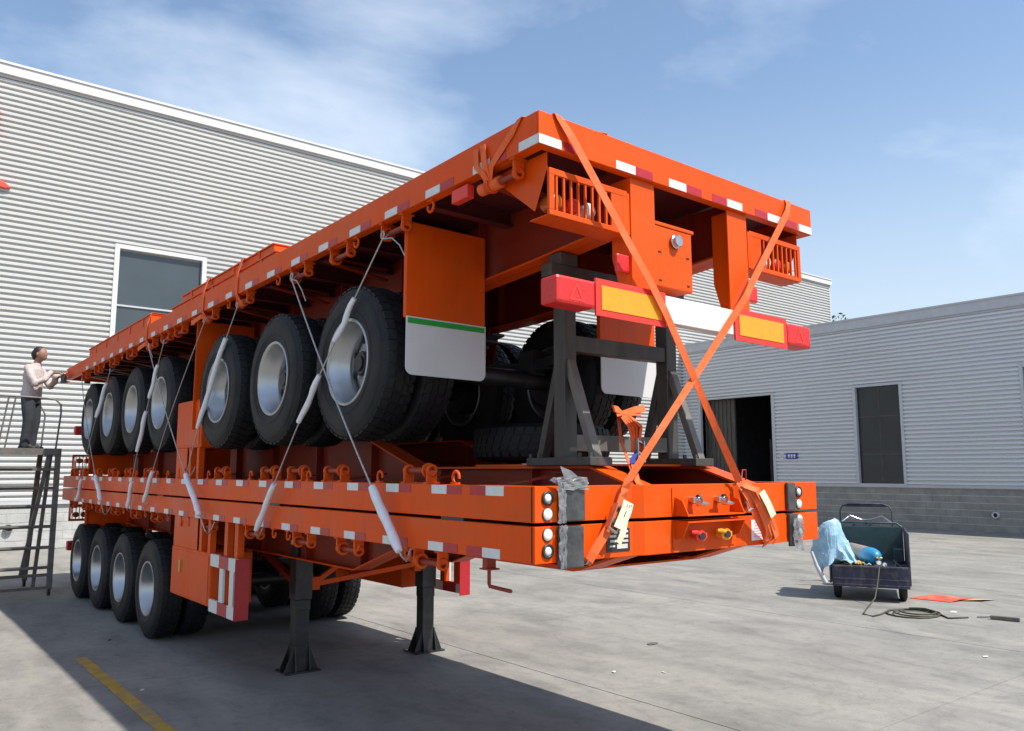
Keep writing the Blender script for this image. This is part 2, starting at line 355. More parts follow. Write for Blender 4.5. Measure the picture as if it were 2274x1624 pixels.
def cladding(mb, rects, zb, place, step=.8):
    for u0, u1, z0, z1 in rects:
        pr = profile(z0, z1, zb); n = max(1, int((u1-u0)/step)); us = [u0+(u1-u0)*i/n for i in range(n+1)]
        vs = [place(u, o_+.007*wob(u, z, 1), z+(.005*wob(u, z, 4) if z0+.02 < z < z1-.02 else 0)) for u in us for z, o_ in pr]; m = len(pr)
        mb.add(vs, [(i*m+k,(i+1)*m+k,(i+1)*m+k+1,i*m+k+1) for i in range(n) for k in range(m-1)])
# left warehouse: front wall on y = 19.74, facing -y
WY = 19.74; WX0, WX1, WH = -40., 36.85, 11.9; PZ = 1.12
lw = thing('warehouse', 'tall pale corrugated warehouse with a white roof edge behind the trailers', 'building', (0, WY, 0))
def lp(u, o_, z): return (u, -o_, z)
wins = [(2.25, 4.44, 3.2, 7.70), (-2.95, -.66, 3.2, 7.70), (-8.2, -5.9, 3.2, 7.7)]
rects = []; xs = sorted([WX0, WX1]+[a for w_ in wins for a in w_[:2]])
for a, b in zip(xs, xs[1:]):
    hit = [w_ for w_ in wins if abs(w_[0]-a) < 1e-6]
    if hit: rects += [(a, b, PZ, hit[0][2]), (a, b, hit[0][3], WH-.33)]
    else: rects.append((a, b, PZ, WH-.33))
m = MB(); cladding(m, rects, PZ+.02, lp); m.build('cladding', 'clad_light', lw)
MB().box(WX0, WX1, .004, .25, 0, PZ).box(WX0, wins[2][0], .05, .3, PZ, WH).box(wins[2][1], wins[1][0], .05, .3, PZ, WH).box(wins[1][1], wins[0][0], .05, .3, PZ, WH).box(wins[0][1], WX1-.05, .05, .3, PZ, WH-.1).build('wall_core', 'mortar', lw)
MB().box(WX0, WX1+.02, -.16, .4, WH-.30, WH).box(WX0, WX1+.02, -.19, -.16, WH-.05, WH+.01).box(WX0, WX1, -.06, .4, WH-.36, WH-.30).build('roof_trim', 'trim_white', lw)
MB().add([(WX0,.3,WH-.1),(WX1-.1,.3,WH-.1),(WX1-.1,18,WH-.4),(WX0,18,WH-.4)], [(0,1,2,3)]).box(WX1-.12, WX1-.04, .25, 18, 0, WH-.2).build('roof', 'clad_light', lw)
MB().box(WX1-.1, WX1+.03, -.07, .06, 0, WH-.3).build('corner_trim', 'trim_grey', lw)
MB().box(WX0, WX1, -.07, .03, PZ-.05, PZ+.03).build('drip_trim', 'trim_grey', lw)
for i, (a, b, z0, z1) in enumerate(wins):
    wn = MB().box(a-.09, a+.03, -.085, .06, z0, z1+.09).box(b-.03, b+.09, -.085, .06, z0, z1+.09).box(a+.03, b-.03, -.085, .06, z1-.02, z1+.09).box(a-.09, b+.09, -.09, .06, z0-.1, z0).build('window', 'trim_white', lw)
    zc = z0
    for zz in (z0+1.5, z0+3.0, z1-.02):
        MB().box(a+.03, b-.03, .035, .05, zc+.0, zz-.045).build('pane', 'glass', wn)
        if zz < z1-.1: MB().box(a+.03, b-.03, .0, .055, zz-.045, zz).build('mullion', 'trim_grey', wn)
        zc = zz
blk = {}
def block_wall(parent, u0, u1, nrow, h, L, matname, place_box):
    n = 0
    for r_ in range(nrow):
        u = u0-(L/2 if r_ % 2 else 0)
        while u < u1:
            a, b = max(u, u0)+.005, min(u+L, u1)-.005
            if b-a > .05:
                d = random.choice((0, .003, .006)); place_box(a, b, r_*h+.011, (r_+1)*h-.011, d); n += 1
            u += L
def lbox(a, b, z0, z1, d): MB().box(a, b, -.004-d*.5, .0035, z0, z1).build('block', 'block_light', lw)
block_wall(lw, -2.4, 4.0, 5, (PZ-.06)/5, .4, 'block_light', lbox)
for px, pz in ((.24, .52),):
    pn = MB().lathe([(.075,-.10),(.095,-.10),(.095,0.02),(.075,0.02)], 20, 'y', (px,0,pz)).build('drain_pipe', 'frame_grey', lw)
    MB().cyl((px,-.03,pz),(px,-.02,pz),.075,16).build('pipe_opening', 'ink', pn)
# big orange characters fixed to the warehouse wall, cut by the picture's left edge
ls = thing('wall_character', 'orange sign character fixed to the pale warehouse wall at the left edge', 'sign', (-1.4, WY-.05, 9.0))
MB().box(.10, .78, -.12, .0, .92, 1.62).build('stroke', 'letter_red', ls, bevel=.01)
MB().prism([(.1,-.06),(.78,-.08),(1.0,-.16),(1.13,-.26),(1.0,-.30),(.8,-.26),(.1,-.24)], -.12, 0, 'y').build('stroke', 'letter_red', ls, bevel=.01)
MB().box(-.6, .099, -.12, .0, -.5, 1.62).build('stroke', 'letter_red', ls, bevel=.01)

# right workshop: wall on x = 24.79 facing -x
BX = 24.79; BH = 7.25; BP = 1.39; BY0, BY1 = -14., 19.7
rw = thing('workshop', 'low grey corrugated workshop with a dark doorway and a block base at right', 'building', (BX, 0, 0))
def rp(u, o_, z): return (-o_, u, z)
WIN = (10.36, 11.92, BP+.06, 4.79); DOOR = (15.34, 18.75, 0, 4.79); WIN2 = (4.3, 6.55, 2.6, 5.0)
rects = [(BY0, WIN2[0], BP, BH-.42), (WIN2[0], WIN2[1], BP, WIN2[2]), (WIN2[0], WIN2[1], WIN2[3], BH-.42), (WIN2[1], WIN[0], BP, BH-.42), (WIN[0], WIN[1], WIN[3], BH-.42), (WIN[1], DOOR[0], BP, BH-.42), (DOOR[0], DOOR[1], DOOR[3], BH-.42), (DOOR[1], BY1, BP, BH-.42)]
m = MB(); cladding(m, rects, BP+.03, rp); m.build('cladding', 'clad_grey', rw)
core = MB()
for a, b, z0, z1 in [(BY0, DOOR[0], 0, BP), (DOOR[1], BY1, 0, BP), (BY0, WIN2[0], BP, BH-.4), (WIN2[0], WIN2[1], BP, WIN2[2]), (WIN2[0], WIN2[1], WIN2[3], BH-.4), (WIN2[1], WIN[0], BP, BH-.4), (WIN[0], WIN[1], WIN[3], BH-.4), (WIN[1], DOOR[0], BP, BH-.4), (DOOR[0], DOOR[1], DOOR[3], BH-.4), (DOOR[1], BY1, BP, BH-.4)]:
    core.box(.004 if z1 <= BP else .05, .25, a, b, z0, z1)
core.build('wall_core', 'mortar', rw)
MB().box(-.10, .4, BY0, BY1, BH-.36, BH).box(-.04, .4, BY0, BY1, BH-.43, BH-.36).box(-.13, -.10, BY0, BY1, BH-.05, BH+.01).build('roof_trim', 'trim_grey', rw)
MB().box(-.06, .05, BY0, DOOR[0]-.12, BP-.06, BP+.03).box(-.06, .05, DOOR[1]+.12, BY1, BP-.06, BP+.03).build('drip_trim', 'trim_grey', rw)
MB().box(.25, 11, BY0, BY1, BH-.2, BH-.1).box(10.9, 11, BY0, BY1, 0, BH-.2).box(.25, 11, BY0-.1, BY0, 0, BH-.1).box(.25,11,BY1-.1,BY1,0,BH-.2).build('roof', 'interior', rw)
MB().box(-.09, .26, DOOR[0]-.13, DOOR[0], 0, DOOR[3]+.08).box(-.09, .26, DOOR[1], DOOR[1]+.13, 0, DOOR[3]+.08).box(-.085, .26, DOOR[0], DOOR[1], DOOR[3], DOOR[3]+.08).build('door_frame', 'trim_grey', rw)
dr = MB().box(.30, .36, DOOR[0]+1.95, DOOR[1]+1.0, .05, DOOR[3]+.1).build('sliding_door', 'dark_steel', rw)
for k in range(9): MB().box(.275, .302, DOOR[0]+1.97+k*.2, DOOR[0]+2.07+k*.2, .1, DOOR[3]).build('rib', 'dark_steel', dr)
MB().box(2.2, 3.4, 15.9, 16.6, 0, 1.5).box(2.3, 2.4, 17.0, 17.1, 0, 3.2).box(4, 4.2, 16.2, 18, 0, 2.2).build('machinery', 'frame_grey', rw)
wn = MB().box(-.085, .1, WIN[0]-.1, WIN[0], BP+.03, WIN[3]+.08).box(-.085, .1, WIN[1], WIN[1]+.1, BP+.03, WIN[3]+.08).box(-.08, .1, WIN[0], WIN[1], WIN[3], WIN[3]+.08).box(-.06, .1, WIN[0], WIN[1], BP+.031, BP+.06).build('window', 'trim_grey', rw)
for a, b in ((WIN[0], 11.13), (11.155, WIN[1])):
    zc = BP+.06
    for zz in (2.45, 3.75, WIN[3]): MB().box(.05, .065, a, b, zc+.012, zz-.012).build('pane', 'glass_dark', wn); zc = zz
MB().box(.045, .07, 11.13, 11.155, BP+.06, WIN[3]).box(.045, .07, WIN[0], 11.13, 2.438, 2.462).box(.045, .07, 11.155, WIN[1], 2.438, 2.462).box(.045, .07, WIN[0], 11.13, 3.738, 3.762).box(.045, .07, 11.155, WIN[1], 3.738, 3.762).build('mullion', 'dark_steel', wn)
wn = MB().box(-.085, .1, WIN2[0]-.1, WIN2[0], WIN2[2], WIN2[3]).box(-.085, .1, WIN2[1], WIN2[1]+.1, WIN2[2]-.1, WIN2[3]+.1).box(-.08, .1, WIN2[0], WIN2[1], WIN2[3], WIN2[3]+.1).box(-.08, .1, WIN2[0], WIN2[1], WIN2[2]-.1, WIN2[2]).build('window', 'trim_grey', rw)
MB().box(.05, .06, WIN2[0], WIN2[1], WIN2[2], WIN2[3]).build('pane', 'glass_dark', wn)
def rbox(a, b, z0, z1, d): MB().box(-.004-d*.5, .0035, a, b, z0, z1).build('block', 'block', rw)
block_wall(rw, 3.2, DOOR[0]-.13, 6, (BP-.07)/6, .42, 'block', rbox)
pn = MB().lathe([(.07,-.14),(.1,-.14),(.1,.02),(.07,.02)], 20, 'x', (0,7.6,.53)).build('drain_pipe', 'trim_white', rw)
MB().cyl((-.05,7.6,.53),(-.04,7.6,.53),.07,16).build('pipe_opening', 'ink', pn)
sg = thing('wall_badge', 'small blue and white badge sign on the grey workshop wall', 'sign', (BX-.075, 14.72, 2.43))
MB().box(-.015, 0, -.42, .05, -.11, .11).build('panel', 'sign_blue', sg)
MB().lathe([(.085,-.02),(.115,-.02),(.115,0),(.085,0)], 24, 'x', (0,.22,0)).box(-.02, 0, .205, .235, -.085, .085).build('emblem', 'sign_white', sg)
for k in range(3): MB().box(-.019, -.015, -.10-k*.12, -.02-k*.12, -.02, .06).box(-.019, -.015, -.09-k*.12, -.03-k*.12, -.07, -.045).build('character', 'sign_white', sg)

# tree tops showing over the workshop roof
def leaves(mb, c, rad, n, s):
    for _ in range(n):
        while True:
            v = Vector((random.uniform(-1,1), random.uniform(-1,1), random.uniform(-1,1)))
            if .15 < v.length < 1: break
        p = Vector(c)+Vector((v.x*rad[0], v.y*rad[1], v.z*rad[2])); a = Vector((random.gauss(0,1),random.gauss(0,1),random.gauss(0,1))).normalized(); b = a.cross(Vector((random.gauss(0,1),random.gauss(0,1),random.gauss(0,1)))).normalized()
        l = s*random.uniform(.6,1.3)
        mb.add([p-a*l, p+b*l*.45, p+a*l, p-b*l*.45], [(0,1,2,3)])
tr = thing('tree', 'dark green treetop just showing above the grey workshop roof', 'tree', (40.5, 21.5, 0))
MB().tube([(0,0,0),(.1,.05,3),(0,.1,6),(.05,0,8.6),(0,0,10.2)], [.2,.17,.12,.07,.02], 8).tube([(0,.1,6),(.7,.3,7.6),(1.1,.4,9)], [.07,.05,.015], 6).tube([(0,.1,5.6),(-.4,-.8,7.6),(-.5,-1.3,9)], [.07,.05,.015], 6).tube([(0,.1,7),(.2,.9,8.6),(.2,1.2,9.6)], [.05,.03,.015], 6).build('trunk', 'bark', tr)
m = MB()
for c, rd, n in [((0,0,9.4),(1.0,1.0,.9),170),((.8,.3,8.4),(.9,.9,.8),150),((-.4,-1.2,8.6),(.8,.9,.9),160),((.2,1.2,9.2),(.6,.6,.7),90),((0,0,7.4),(1.6,1.6,1.2),320),((-.3,-.4,10.2),(.4,.5,.6),50),((.2,.5,10.4),(.3,.3,.5),30)]: leaves(m, c, rd, n, .11)
m.build('crown', 'leaf', tr)

# ------------------------------------------------------------------ trailers (shared meshes)
def tyre_mesh():
    m = MB(); Rr = .519; W = .275
    pr = [(.285,.022),(.30,.006),(.36,.0),(.43,.006),(.475,.02),(.503,.045),(.511,.07),(.512,W-.07),(.503,W-.045),(.475,W-.02),(.43,W-.006),(.36,W),(.30,W-.006),(.285,W-.022)]
    m.lathe(pr, 56, 'x')
    n = 44
    for k in range(n):
        for row, (h0, h1, ph) in enumerate([(.034,.086,0),(.098,.148,.33),(.160,.192,.6),(W-.086+.012,W-.034,.5)]):
            a0 = 2*math.pi*(k+ph)/n; da = 2*math.pi/n*.36; r0 = .497; r1 = Rr
            sk = .018 if row in (1,2) else .0
            vs = []
            for rr in (r0, r1):
                for hh, sgn in ((h0,-1),(h1,1)):
                    r_e = rr-(.010 if (rr == r1 and ((row == 0 and sgn < 0) or (row == 3 and sgn > 0))) else 0)
                    for aa in (-1, 1):
                        a = a0+aa*da+sgn*sk
                        vs.append((hh, r_e*math.cos(a), r_e*math.sin(a)))
            m.add(vs, [(4,5,7,6),(0,4,6,2),(1,3,7,5),(0,1,5,4),(2,6,7,3)])
    for rr, hh in ((.455,.012),(.345,.0)):
        m.lathe([(rr-.006,hh+.002),(rr,hh-.004),(rr+.006,hh+.003)], 56, 'x', closed=False)
    return m.mesh('tyre', 'rubber')
def rim_mesh():
    pr = [(.268,.012),(.287,.006),(.293,.016),(.293,.05),(.26,.08),(.256,.25),(.246,.25),(.246,.215),(.228,.205),(.226,.150),(.236,.142),(.238,.100),(.246,.092),(.247,.078),(.252,.072),(.256,.044),(.266,.034)]
    return MB().lathe(pr, 48, 'x').mesh('rim', 'rim')
def disc_mesh():
    m = MB(); m.lathe([(.241,.208),(.241,.222),(.17,.215),(.10,.211),(.09,.195),(.0001,.195),(.0001,.177),(.10,.177),(.115,.190),(.175,.192)], 40, 'x')
    for k in range(10):
        a = 2*math.pi*k/10; m.cyl((.165,.142*math.cos(a),.142*math.sin(a)),(.195,.142*math.cos(a),.142*math.sin(a)),.013,6)
    return m.mesh('wheel', 'rim_disc')
def hole_mesh():
    m = MB()
    for k in range(10):
        a = 2*math.pi*(k+.5)/10; m.cyl((.190,.203*math.cos(a),.203*math.sin(a)),(.2045,.203*math.cos(a),.203*math.sin(a)),.021,10)
    return m.mesh('hand_holes', 'ink')
def hub_mesh():
    return MB().cyl((.11,0,0),(.178,0,0),.075,20,r2=.085).cyl((.095,0,0),(.11,0,0),.05,16).lathe([(.075,.12),(.085,.12),(.085,.135),(.075,.135)],20,'x').mesh('hub_cap', 'black_paint')
ME = dict(tyre=tyre_mesh(), rim=rim_mesh(), disc=disc_mesh(), hole=hole_mesh(), hub=hub_mesh())
def winch_meshes():
    b = MB(); 
    for y in (-.13, .13):
        b.box(-.034, .034, y-.008, y+.008, -.078, .0)
        b.lathe([(.021,-.012+y),(.037,-.012+y),(.037,.012+y),(.021,.012+y)], 18, 'y', (0,0,-.078))
        b.box(-.045, .045, y-.022, y+.022, -.010, 0)
    b.box(-.02, .02, -.13, .13, -.006, 0)
    b.lathe([(.03,.09),(.046,.09),(.046,.102),(.03,.102)], 14, 'y', (0,0,-.078), smooth=False)
    d = MB().cyl((0,-.125,-.078),(0,.125,-.078),.019,14)
    h = MB().cyl((0,-.15,-.078),(0,-.135,-.078),.026,12,caps=False)
    return b.mesh('strap_winch', 'orange'), d.mesh('drum', 'shaded_orange')
ME['winch'], ME['drum'] = winch_meshes()
ME['hook'] = MB().tube([(.0, .032*math.cos(t), -.040-.034*math.sin(t)) for t in [R(a) for a in range(-70, 200, 22)]], .0085, 8).box(-.015,.015,-.02,.035,-.012,0).mesh('rope_hook', 'orange')
ME['tw'] = MB().box(-.002, .001, 0, .155, 0, .05).mesh('reflective_tape', 'tape_white')
ME['tr'] = MB().box(-.002, .001, 0, .14, 0, .05).mesh('reflective_tape', 'tape_red')
ME['cross'] = MB().box(.075, 2.425, -.035, .035, .118, .128).box(.075, 2.425, -.004, .004, .03, .118).box(.075, 2.425, -.035, .035, .022, .03).mesh('cross_member', 'shaded_underside')
ME['outr'] = MB().bar((.07,0,.02),(.63,0,-.055),.06,.012).bar((.07,0,.055),(.63,0,.03),.06,.012).mesh('outrigger', 'shaded_orange')
ME['spring'] = None
m = MB()
for k in range(5):
    hl = .62-.09*k; pts_ = [(0, -hl+2*hl*i/8, -.02*k-.05*(1-((-1+2*i/8)*hl/.62)**2)) for i in range(9)]
    m.ribbon(pts_, (.05,0,0), .018)
m.box(-.065,.065,-.09,.09,-.16,.04); ME['spring'] = m.mesh('leaf_spring', 'black_paint')
ME['hanger'] = MB().prism([(-.16,0),(.16,0),(.07,-.34),(-.07,-.34)], -.055, -.043, 'x').prism([(-.16,0),(.16,0),(.07,-.34),(-.07,-.34)], .043, .055, 'x').cyl((-.07,0,-.28),(.07,0,-.28),.03,10).mesh('spring_hanger', 'shaded_orange')
ME['axle'] = MB().cyl((.45,0,0),(2.05,0,0),.075,14).cyl((.5,0,0),(.66,0,0),.19,20).cyl((1.84,0,0),(2.0,0,0),.19,20).mesh('axle', 'black_paint')
m = MB().cyl((0,0,0),(0,.016,0),.034,18); ME['lampring'] = MB().lathe([(.0225,-.006),(.036,-.008),(.036,0.0),(.0225,0.0)], 20, 'y').mesh('lamp_ring', 'black_paint')
ME['lampA'] = MB().ell((0,-.003,0),(.03,.011,.03),16,8).mesh('marker_lamp', 'lens_white')
ME['bar'] = MB().box(-.006,.006,-.006,.006,-.24,0).mesh('grille_bar', 'orange')

def beam_profile(Lb):
    # lower edge (y, z) of the main beam from front to rear
    return [(.03,-.0),(.36,-.105),(2.3,-.105),(3.1,-.36),(Lb-2.2,-.36),(Lb-.9,-.30),(Lb-.05,-.24)]
def trailer(root, Lb, axles, wz, vis, winch_y, hook_y, tape, flip=False, legs=True, tool=True, guard=True, flaps=True, rear=True, extras=False, tapez=.004, tool_y=(4.74,5.95)):
    """local frame: front end y=0, rear y=Lb, rail underside z=0, x 0..2.5; vis = the side in view (0 or 1)"""
    def B(mb, name, mt, par=None, bevel=0.): return mb.build(name, mt, par or root, bevel=bevel)
    XS_ = 0 if vis == 0 else 2.5; sg = 1 if vis == 0 else -1
    MX = lambda x: x if vis == 0 else 2.5-x
    # deck and rails
    B(MB().box(.07, 2.43, .03, Lb-.03, .128, .178), 'deck_plate', 'shaded_underside')
    for s_ in (0, 1):
        X = (lambda x: x) if s_ == 0 else (lambda x: 2.5-x)
        a, b = sorted((X(0), X(.012))); c, d = sorted((X(.012), X(.07)))
        rl = MB().box(a, b, .015, Lb-.015, 0, .181).box(c, d, .016, Lb-.016, .165, .1808).box(c, d, .016, Lb-.016, .0002, .014)
        B(rl, 'side_rail', 'orange', bevel=.004)
    # support blocks seen in the gap between the stacked decks
    # front beam, faceted
    pl = [(0,0),(.69,0),(.755,-.03),(1.54,-.03),(1.60,0.0),(1.66,-.022),(2.02,-.022),(2.08,0),(2.5,0)]
    if flip: pl = [(2.5-x, y) for x, y in reversed(pl)]
    n = len(pl); vs = [(x,y,z) for z in (0,.181) for x,y in pl]+[(x,.03,z) for z in (0,.181) for x,y in pl]
    fs = [(i,i+1,n+i+1,n+i) for i in range(n-1)]+[(2*n+i,3*n+i,3*n+i+1,2*n+i+1) for i in range(n-1)]+[(i,2*n+i,2*n+i+1,i+1) for i in range(n-1)]+[(n+i,n+i+1,3*n+i+1,3*n+i) for i in range(n-1)]+[(0,n,3*n,2*n),(n-1,3*n-1,4*n-1,2*n-1)]
    B(MB().add(vs, fs), 'front_beam', 'orange', bevel=.003)
    B(MB().box(0, 2.5, Lb-.014, Lb, 0, .181).box(.02, 2.48, Lb-.06, Lb-.014, .0005, .013), 'rear_beam', 'orange', bevel=.004)
    # beams
    bp = beam_profile(Lb)
    for bx in (.72, 1.70):
        m = MB(); poly = [(y,z) for y,z in bp]+[(Lb-.05,.12),(.03,.12)]
        mbm = B(m.prism(poly, bx-.006, bx+.006, 'x'), 'main_beam', 'shaded_orange', bevel=.003)
        m = MB()
        for (y0,z0),(y1,z1) in zip(bp, bp[1:]):
            m.add([(bx-.085,y0,z0-.0),(bx+.085,y0,z0-.0),(bx+.085,y1,z1-.0),(bx-.085,y1,z1-.0),(bx-.085,y0,z0+.014),(bx+.085,y0,z0+.014),(bx+.085,y1,z1+.014),(bx-.085,y1,z1+.014)],
                  [(0,1,2,3),(7,6,5,4),(0,4,5,1),(1,5,6,2),(2,6,7,3),(3,7,4,0)])
        B(m, 'flange', 'orange', mbm)
        for k in range(int(Lb/1.05)):
            y = .9+k*1.05
            if y < Lb-.4:
                z0 = np.interp(y, [q[0] for q in bp], [q[1] for q in bp])
                B(MB().box(bx-.075, bx+.075, y-.005, y+.005, z0+.016, .117), 'stiffener', 'shaded_orange', mbm)
    k = 0; y = .55
    while y < Lb-.2:
        inst('cross_member', ME['cross'], root, (0,y,0)); 
        if k % 2 == 0:
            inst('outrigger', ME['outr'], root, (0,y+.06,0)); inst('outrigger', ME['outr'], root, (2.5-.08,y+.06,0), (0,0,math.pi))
        y += .53; k += 1
    B(MB().box(.64, 1.78, .42, 1.5, -.118, -.106), 'coupling_plate', 'orange')
    # running gear
    for i, ay in enumerate(axles):
        z = wz[i] if isinstance(wz, (list, tuple)) else wz
        inst('axle', ME['axle'], root, (0,ay,z))
        for bx in (.80, 1.62):
            inst('leaf_spring', ME['spring'], root, (bx,ay,z+.20))
        for bx in (.80, 1.62):
            inst('spring_hanger', ME['hanger'], root, (bx,ay-.66,-.36 if z < -.6 else -.36))
        for s_ in (0, 1):
            for off in (.015, .335):
                wl = inst('wheel', ME['disc'], root, (off if s_ == 0 else 2.5-off, ay, z), (random.uniform(0,6.28), 0, 0 if s_ == 0 else math.pi))
                if off > .1: wl.rotation_euler = (wl.rotation_euler[0], 0, math.pi if s_ == 0 else 0); wl.location.x = (off+.275) if s_ == 0 else 2.5-off-.275
                wl.scale = (1.05, 1.05, 1.05)
                inst('tyre', ME['tyre'], wl); inst('rim', ME['rim'], wl)
                if off < .1: inst('hand_hole_ring', ME['hole'], wl)['kind'] = 'stuff'; inst('hub_cap', ME['hub'], wl)
    for bx in (.80, 1.62): inst('spring_hanger', ME['hanger'], root, (bx, axles[-1]+.66, -.34))
    B(MB().cyl((1.25,axles[0]-1.3,-.18),(1.25,axles[0]-.55,-.18),.13,18), 'air_tank', 'black_paint')
    # landing legs
    if legs:
        zg = -1.408
        for lx in (.76, 2.16):
            lg = B(MB().box(lx-.085, lx+.085, 4.31, 4.46, -.75, -.02).box(lx-.075, lx+.075, 4.32, 4.45, -.85, -.75), 'landing_leg', 'black_paint', bevel=.006)
            B(MB().box(lx-.068, lx+.068, 4.322, 4.448, zg+.1, -.75), 'inner_leg', 'black_paint', lg, bevel=.004)
            ft = MB().box(lx-.17, lx+.17, 4.26, 4.52, zg+.001, zg+.016)
            for xx in (lx-.075, lx+.065): ft.prism([(4.27,zg+.016),(4.51,zg+.016),(4.455,zg+.24),(4.315,zg+.24)], xx, xx+.01, 'x')
            for yy in (4.318, 4.442): ft.prism([(lx-.165,zg+.016),(lx+.165,zg+.016),(lx+.07,zg+.24),(lx-.07,zg+.24)], yy, yy+.01, 'y')
            B(ft, 'foot', 'black_paint', lg)
            B(MB().box(lx-.09, lx-.085, 4.33, 4.44, -.24, -.20), 'maker_plate', 'tape_white', lg)
        B(MB().bar((.85,4.36,-.62),(2.08,4.36,-.50),.045,.045).bar((.86,4.36,-.62),(1.62,4.36,-.16),.045,.045).bar((2.07,4.36,-.52),(1.5,4.36,-.2),.05,.06).box(.845,.93,4.33,4.39,-.67,-.55).box(1.99,2.075,4.33,4.39,-.58,-.42), 'leg_brace', 'orange')
        [B(MB().bar((q,4.48,-.62),(q,5.6,-.30),.05,.05), 'leg_stay', 'shaded_orange') for q in (.76, 2.16)]
        B(MB().cyl((.85,4.39,-.18),(2.08,4.39,-.18),.018,10), 'drive_shaft', 'black_paint')
        if extras:
            B(MB().box(.02,.08,.42,.46,-.06,0).tube([(.05,.44,-.05),(.05,.44,-.14),(.05,.435,-.152),(.06,.36,-.158),(.065,.27,-.162)], .010, 8).box(.015,.09,.40,.48,-.066,-.058), 'crank_handle', 'shaded_orange')
    # tool boxes
    if tool:
        ty0, ty1 = tool_y
        for s_ in (0, 1):
            X = (lambda a, b: (a, b)) if s_ == 0 else (lambda a, b: (2.5-b, 2.5-a))
            tb = B(MB().box(*X(.012, .42), ty0, ty1, -.80, -.31), 'tool_box', 'orange', bevel=.015)
            B(MB().box(*X(.025, .032), ty0+.45, ty1, -.31, -.002).box(*X(.04,.6), ty1-.006, ty1+.006, -.80, -.002), 'back_panel', 'orange', tb)
            a, b = X(.006, .0125)
            B(MB().box(a, b, ty0+.04, ty1-.04, -.77, -.34), 'lid', 'orange', tb, bevel=.003)
            a, b = X(-.008, .007)
            if guard: B(MB().box(a, b, ty1-.36, ty1-.31, -.56, -.44), 'latch', 'brass', tb)
            for yy in (ty0+.05, ty0+.30):
                B(MB().box(*X(.02, .075), yy, yy+.07, -.31, 0), 'hanger_post', 'orange', tb)
            if guard:
                gx = X(.012, .04); y0, y1 = 4.06, ty0-.004
                gd = B(MB().box(*X(0, .13), y0-.006, y0, -.83, -.31), 'side_guard', 'tape_red')
                for z0 in (-.83, -.42):
                    q = .13
                    for kk, (a_, b_, mt) in enumerate([(y0, y0+.2, 'tape_white'), (y0+.2, y0+.45, 'tape_red'), (y0+.45, y1, 'tape_white')]):
                        B(MB().box(*gx, a_, b_, z0, z0+.11), 'guard_rail', mt, gd)
                for yy in (y0+.07, y0+.33):
                    B(MB().box(*X(.015, .035), yy, yy+.10, -.72, -.42), 'guard_post', 'tape_white', gd)
                    B(MB().box(*X(.041, .10), yy, yy+.08, -.72, 0), 'guard_hanger', 'orange', gd)
    # winches, hooks, tape on the side in view
    WXm = .052
    for y in winch_y:
        o = inst('strap_winch', ME['winch'], root, (MX(WXm), y, 0), (0,0,0 if vis == 0 else math.pi)); inst('drum', ME['drum'], o)
    for y in hook_y: inst('rope_hook', ME['hook'], root, (MX(.03), y, .0), (0,0,0 if vis == 0 else 0))
    for y, kind in tape:
        inst('reflective_tape', ME['tw' if kind == 'w' else 'tr'], root, (MX(0), y if vis == 0 else y+.155*(kind == 'w')+.14*(kind != 'w'), tapez), (0,0,0 if vis == 0 else math.pi))
    # front lamps, buffers, couplings
    for lx in (.08, 2.28 if not flip else 2.42):
        pass
    for lx in (.08, 2.28) if not flip else (.22, 2.42):
        for lz, bright in ((.060, 0), (.140, 1)):
            lo = inst('marker_lamp', ME['lampA'], root, (lx, -.003, lz), (0,0,0), scale=None if bright else (.74,1,.74))
            inst('lamp_ring', ME['lampring'], lo, (0,.002,0), (0,0,0), scale=(1.36,1.2,1.36) if not bright else (.92,.6,.92))
    for bx in (.14, 2.14) if not flip else (.18+.10, 2.18):
        wd = .17 if bx < 1 and not flip or bx > 1 and flip else .09
        b0 = bx
        bf = B(MB().box(b0, b0+wd, -.024, -.002, -.03 if not flip else .0, .178), 'corner_buffer', 'buffer', bevel=.006)
    gx0 = 1.0 if not flip else .98
    tray = B(MB().box(gx0, gx0+.52, -.13, -.031, .168, .176).prism([(-.031,.168),(-.13,.168),(-.09,.09),(-.031,.07)], gx0, gx0+.008, 'x').prism([(-.031,.168),(-.13,.168),(-.09,.09),(-.031,.07)], gx0+.512, gx0+.52, 'x').box(gx0-.02, gx0+.54, -.036, -.0301, .02, .168), 'coupling_tray', 'orange')
    for k, gx in enumerate((gx0+.15, gx0+.38)):
        gh = B(MB().cyl((gx,-.03,.09),(gx,-.085,.09),.022,14).cyl((gx,-.085,.09),(gx-.005,-.10,.09),.034,16).tube([(gx,-.09,.10),(gx-.05,-.10,.112),(gx-.085,-.095,.115)],[.016,.014,.010],8).box(gx+.0,gx+.05,-.10,-.08,.075,.105), 'air_coupling', 'chrome' if flip or k == 2 else ('red_board' if k == 0 else 'yellow_board'), bevel=.002)
        B(MB().cyl((gx,-.1001,.09),(gx-.004,-.112,.09),.02,12), 'coupling_seal', 'black_paint' if not flip else 'chrome', gh)
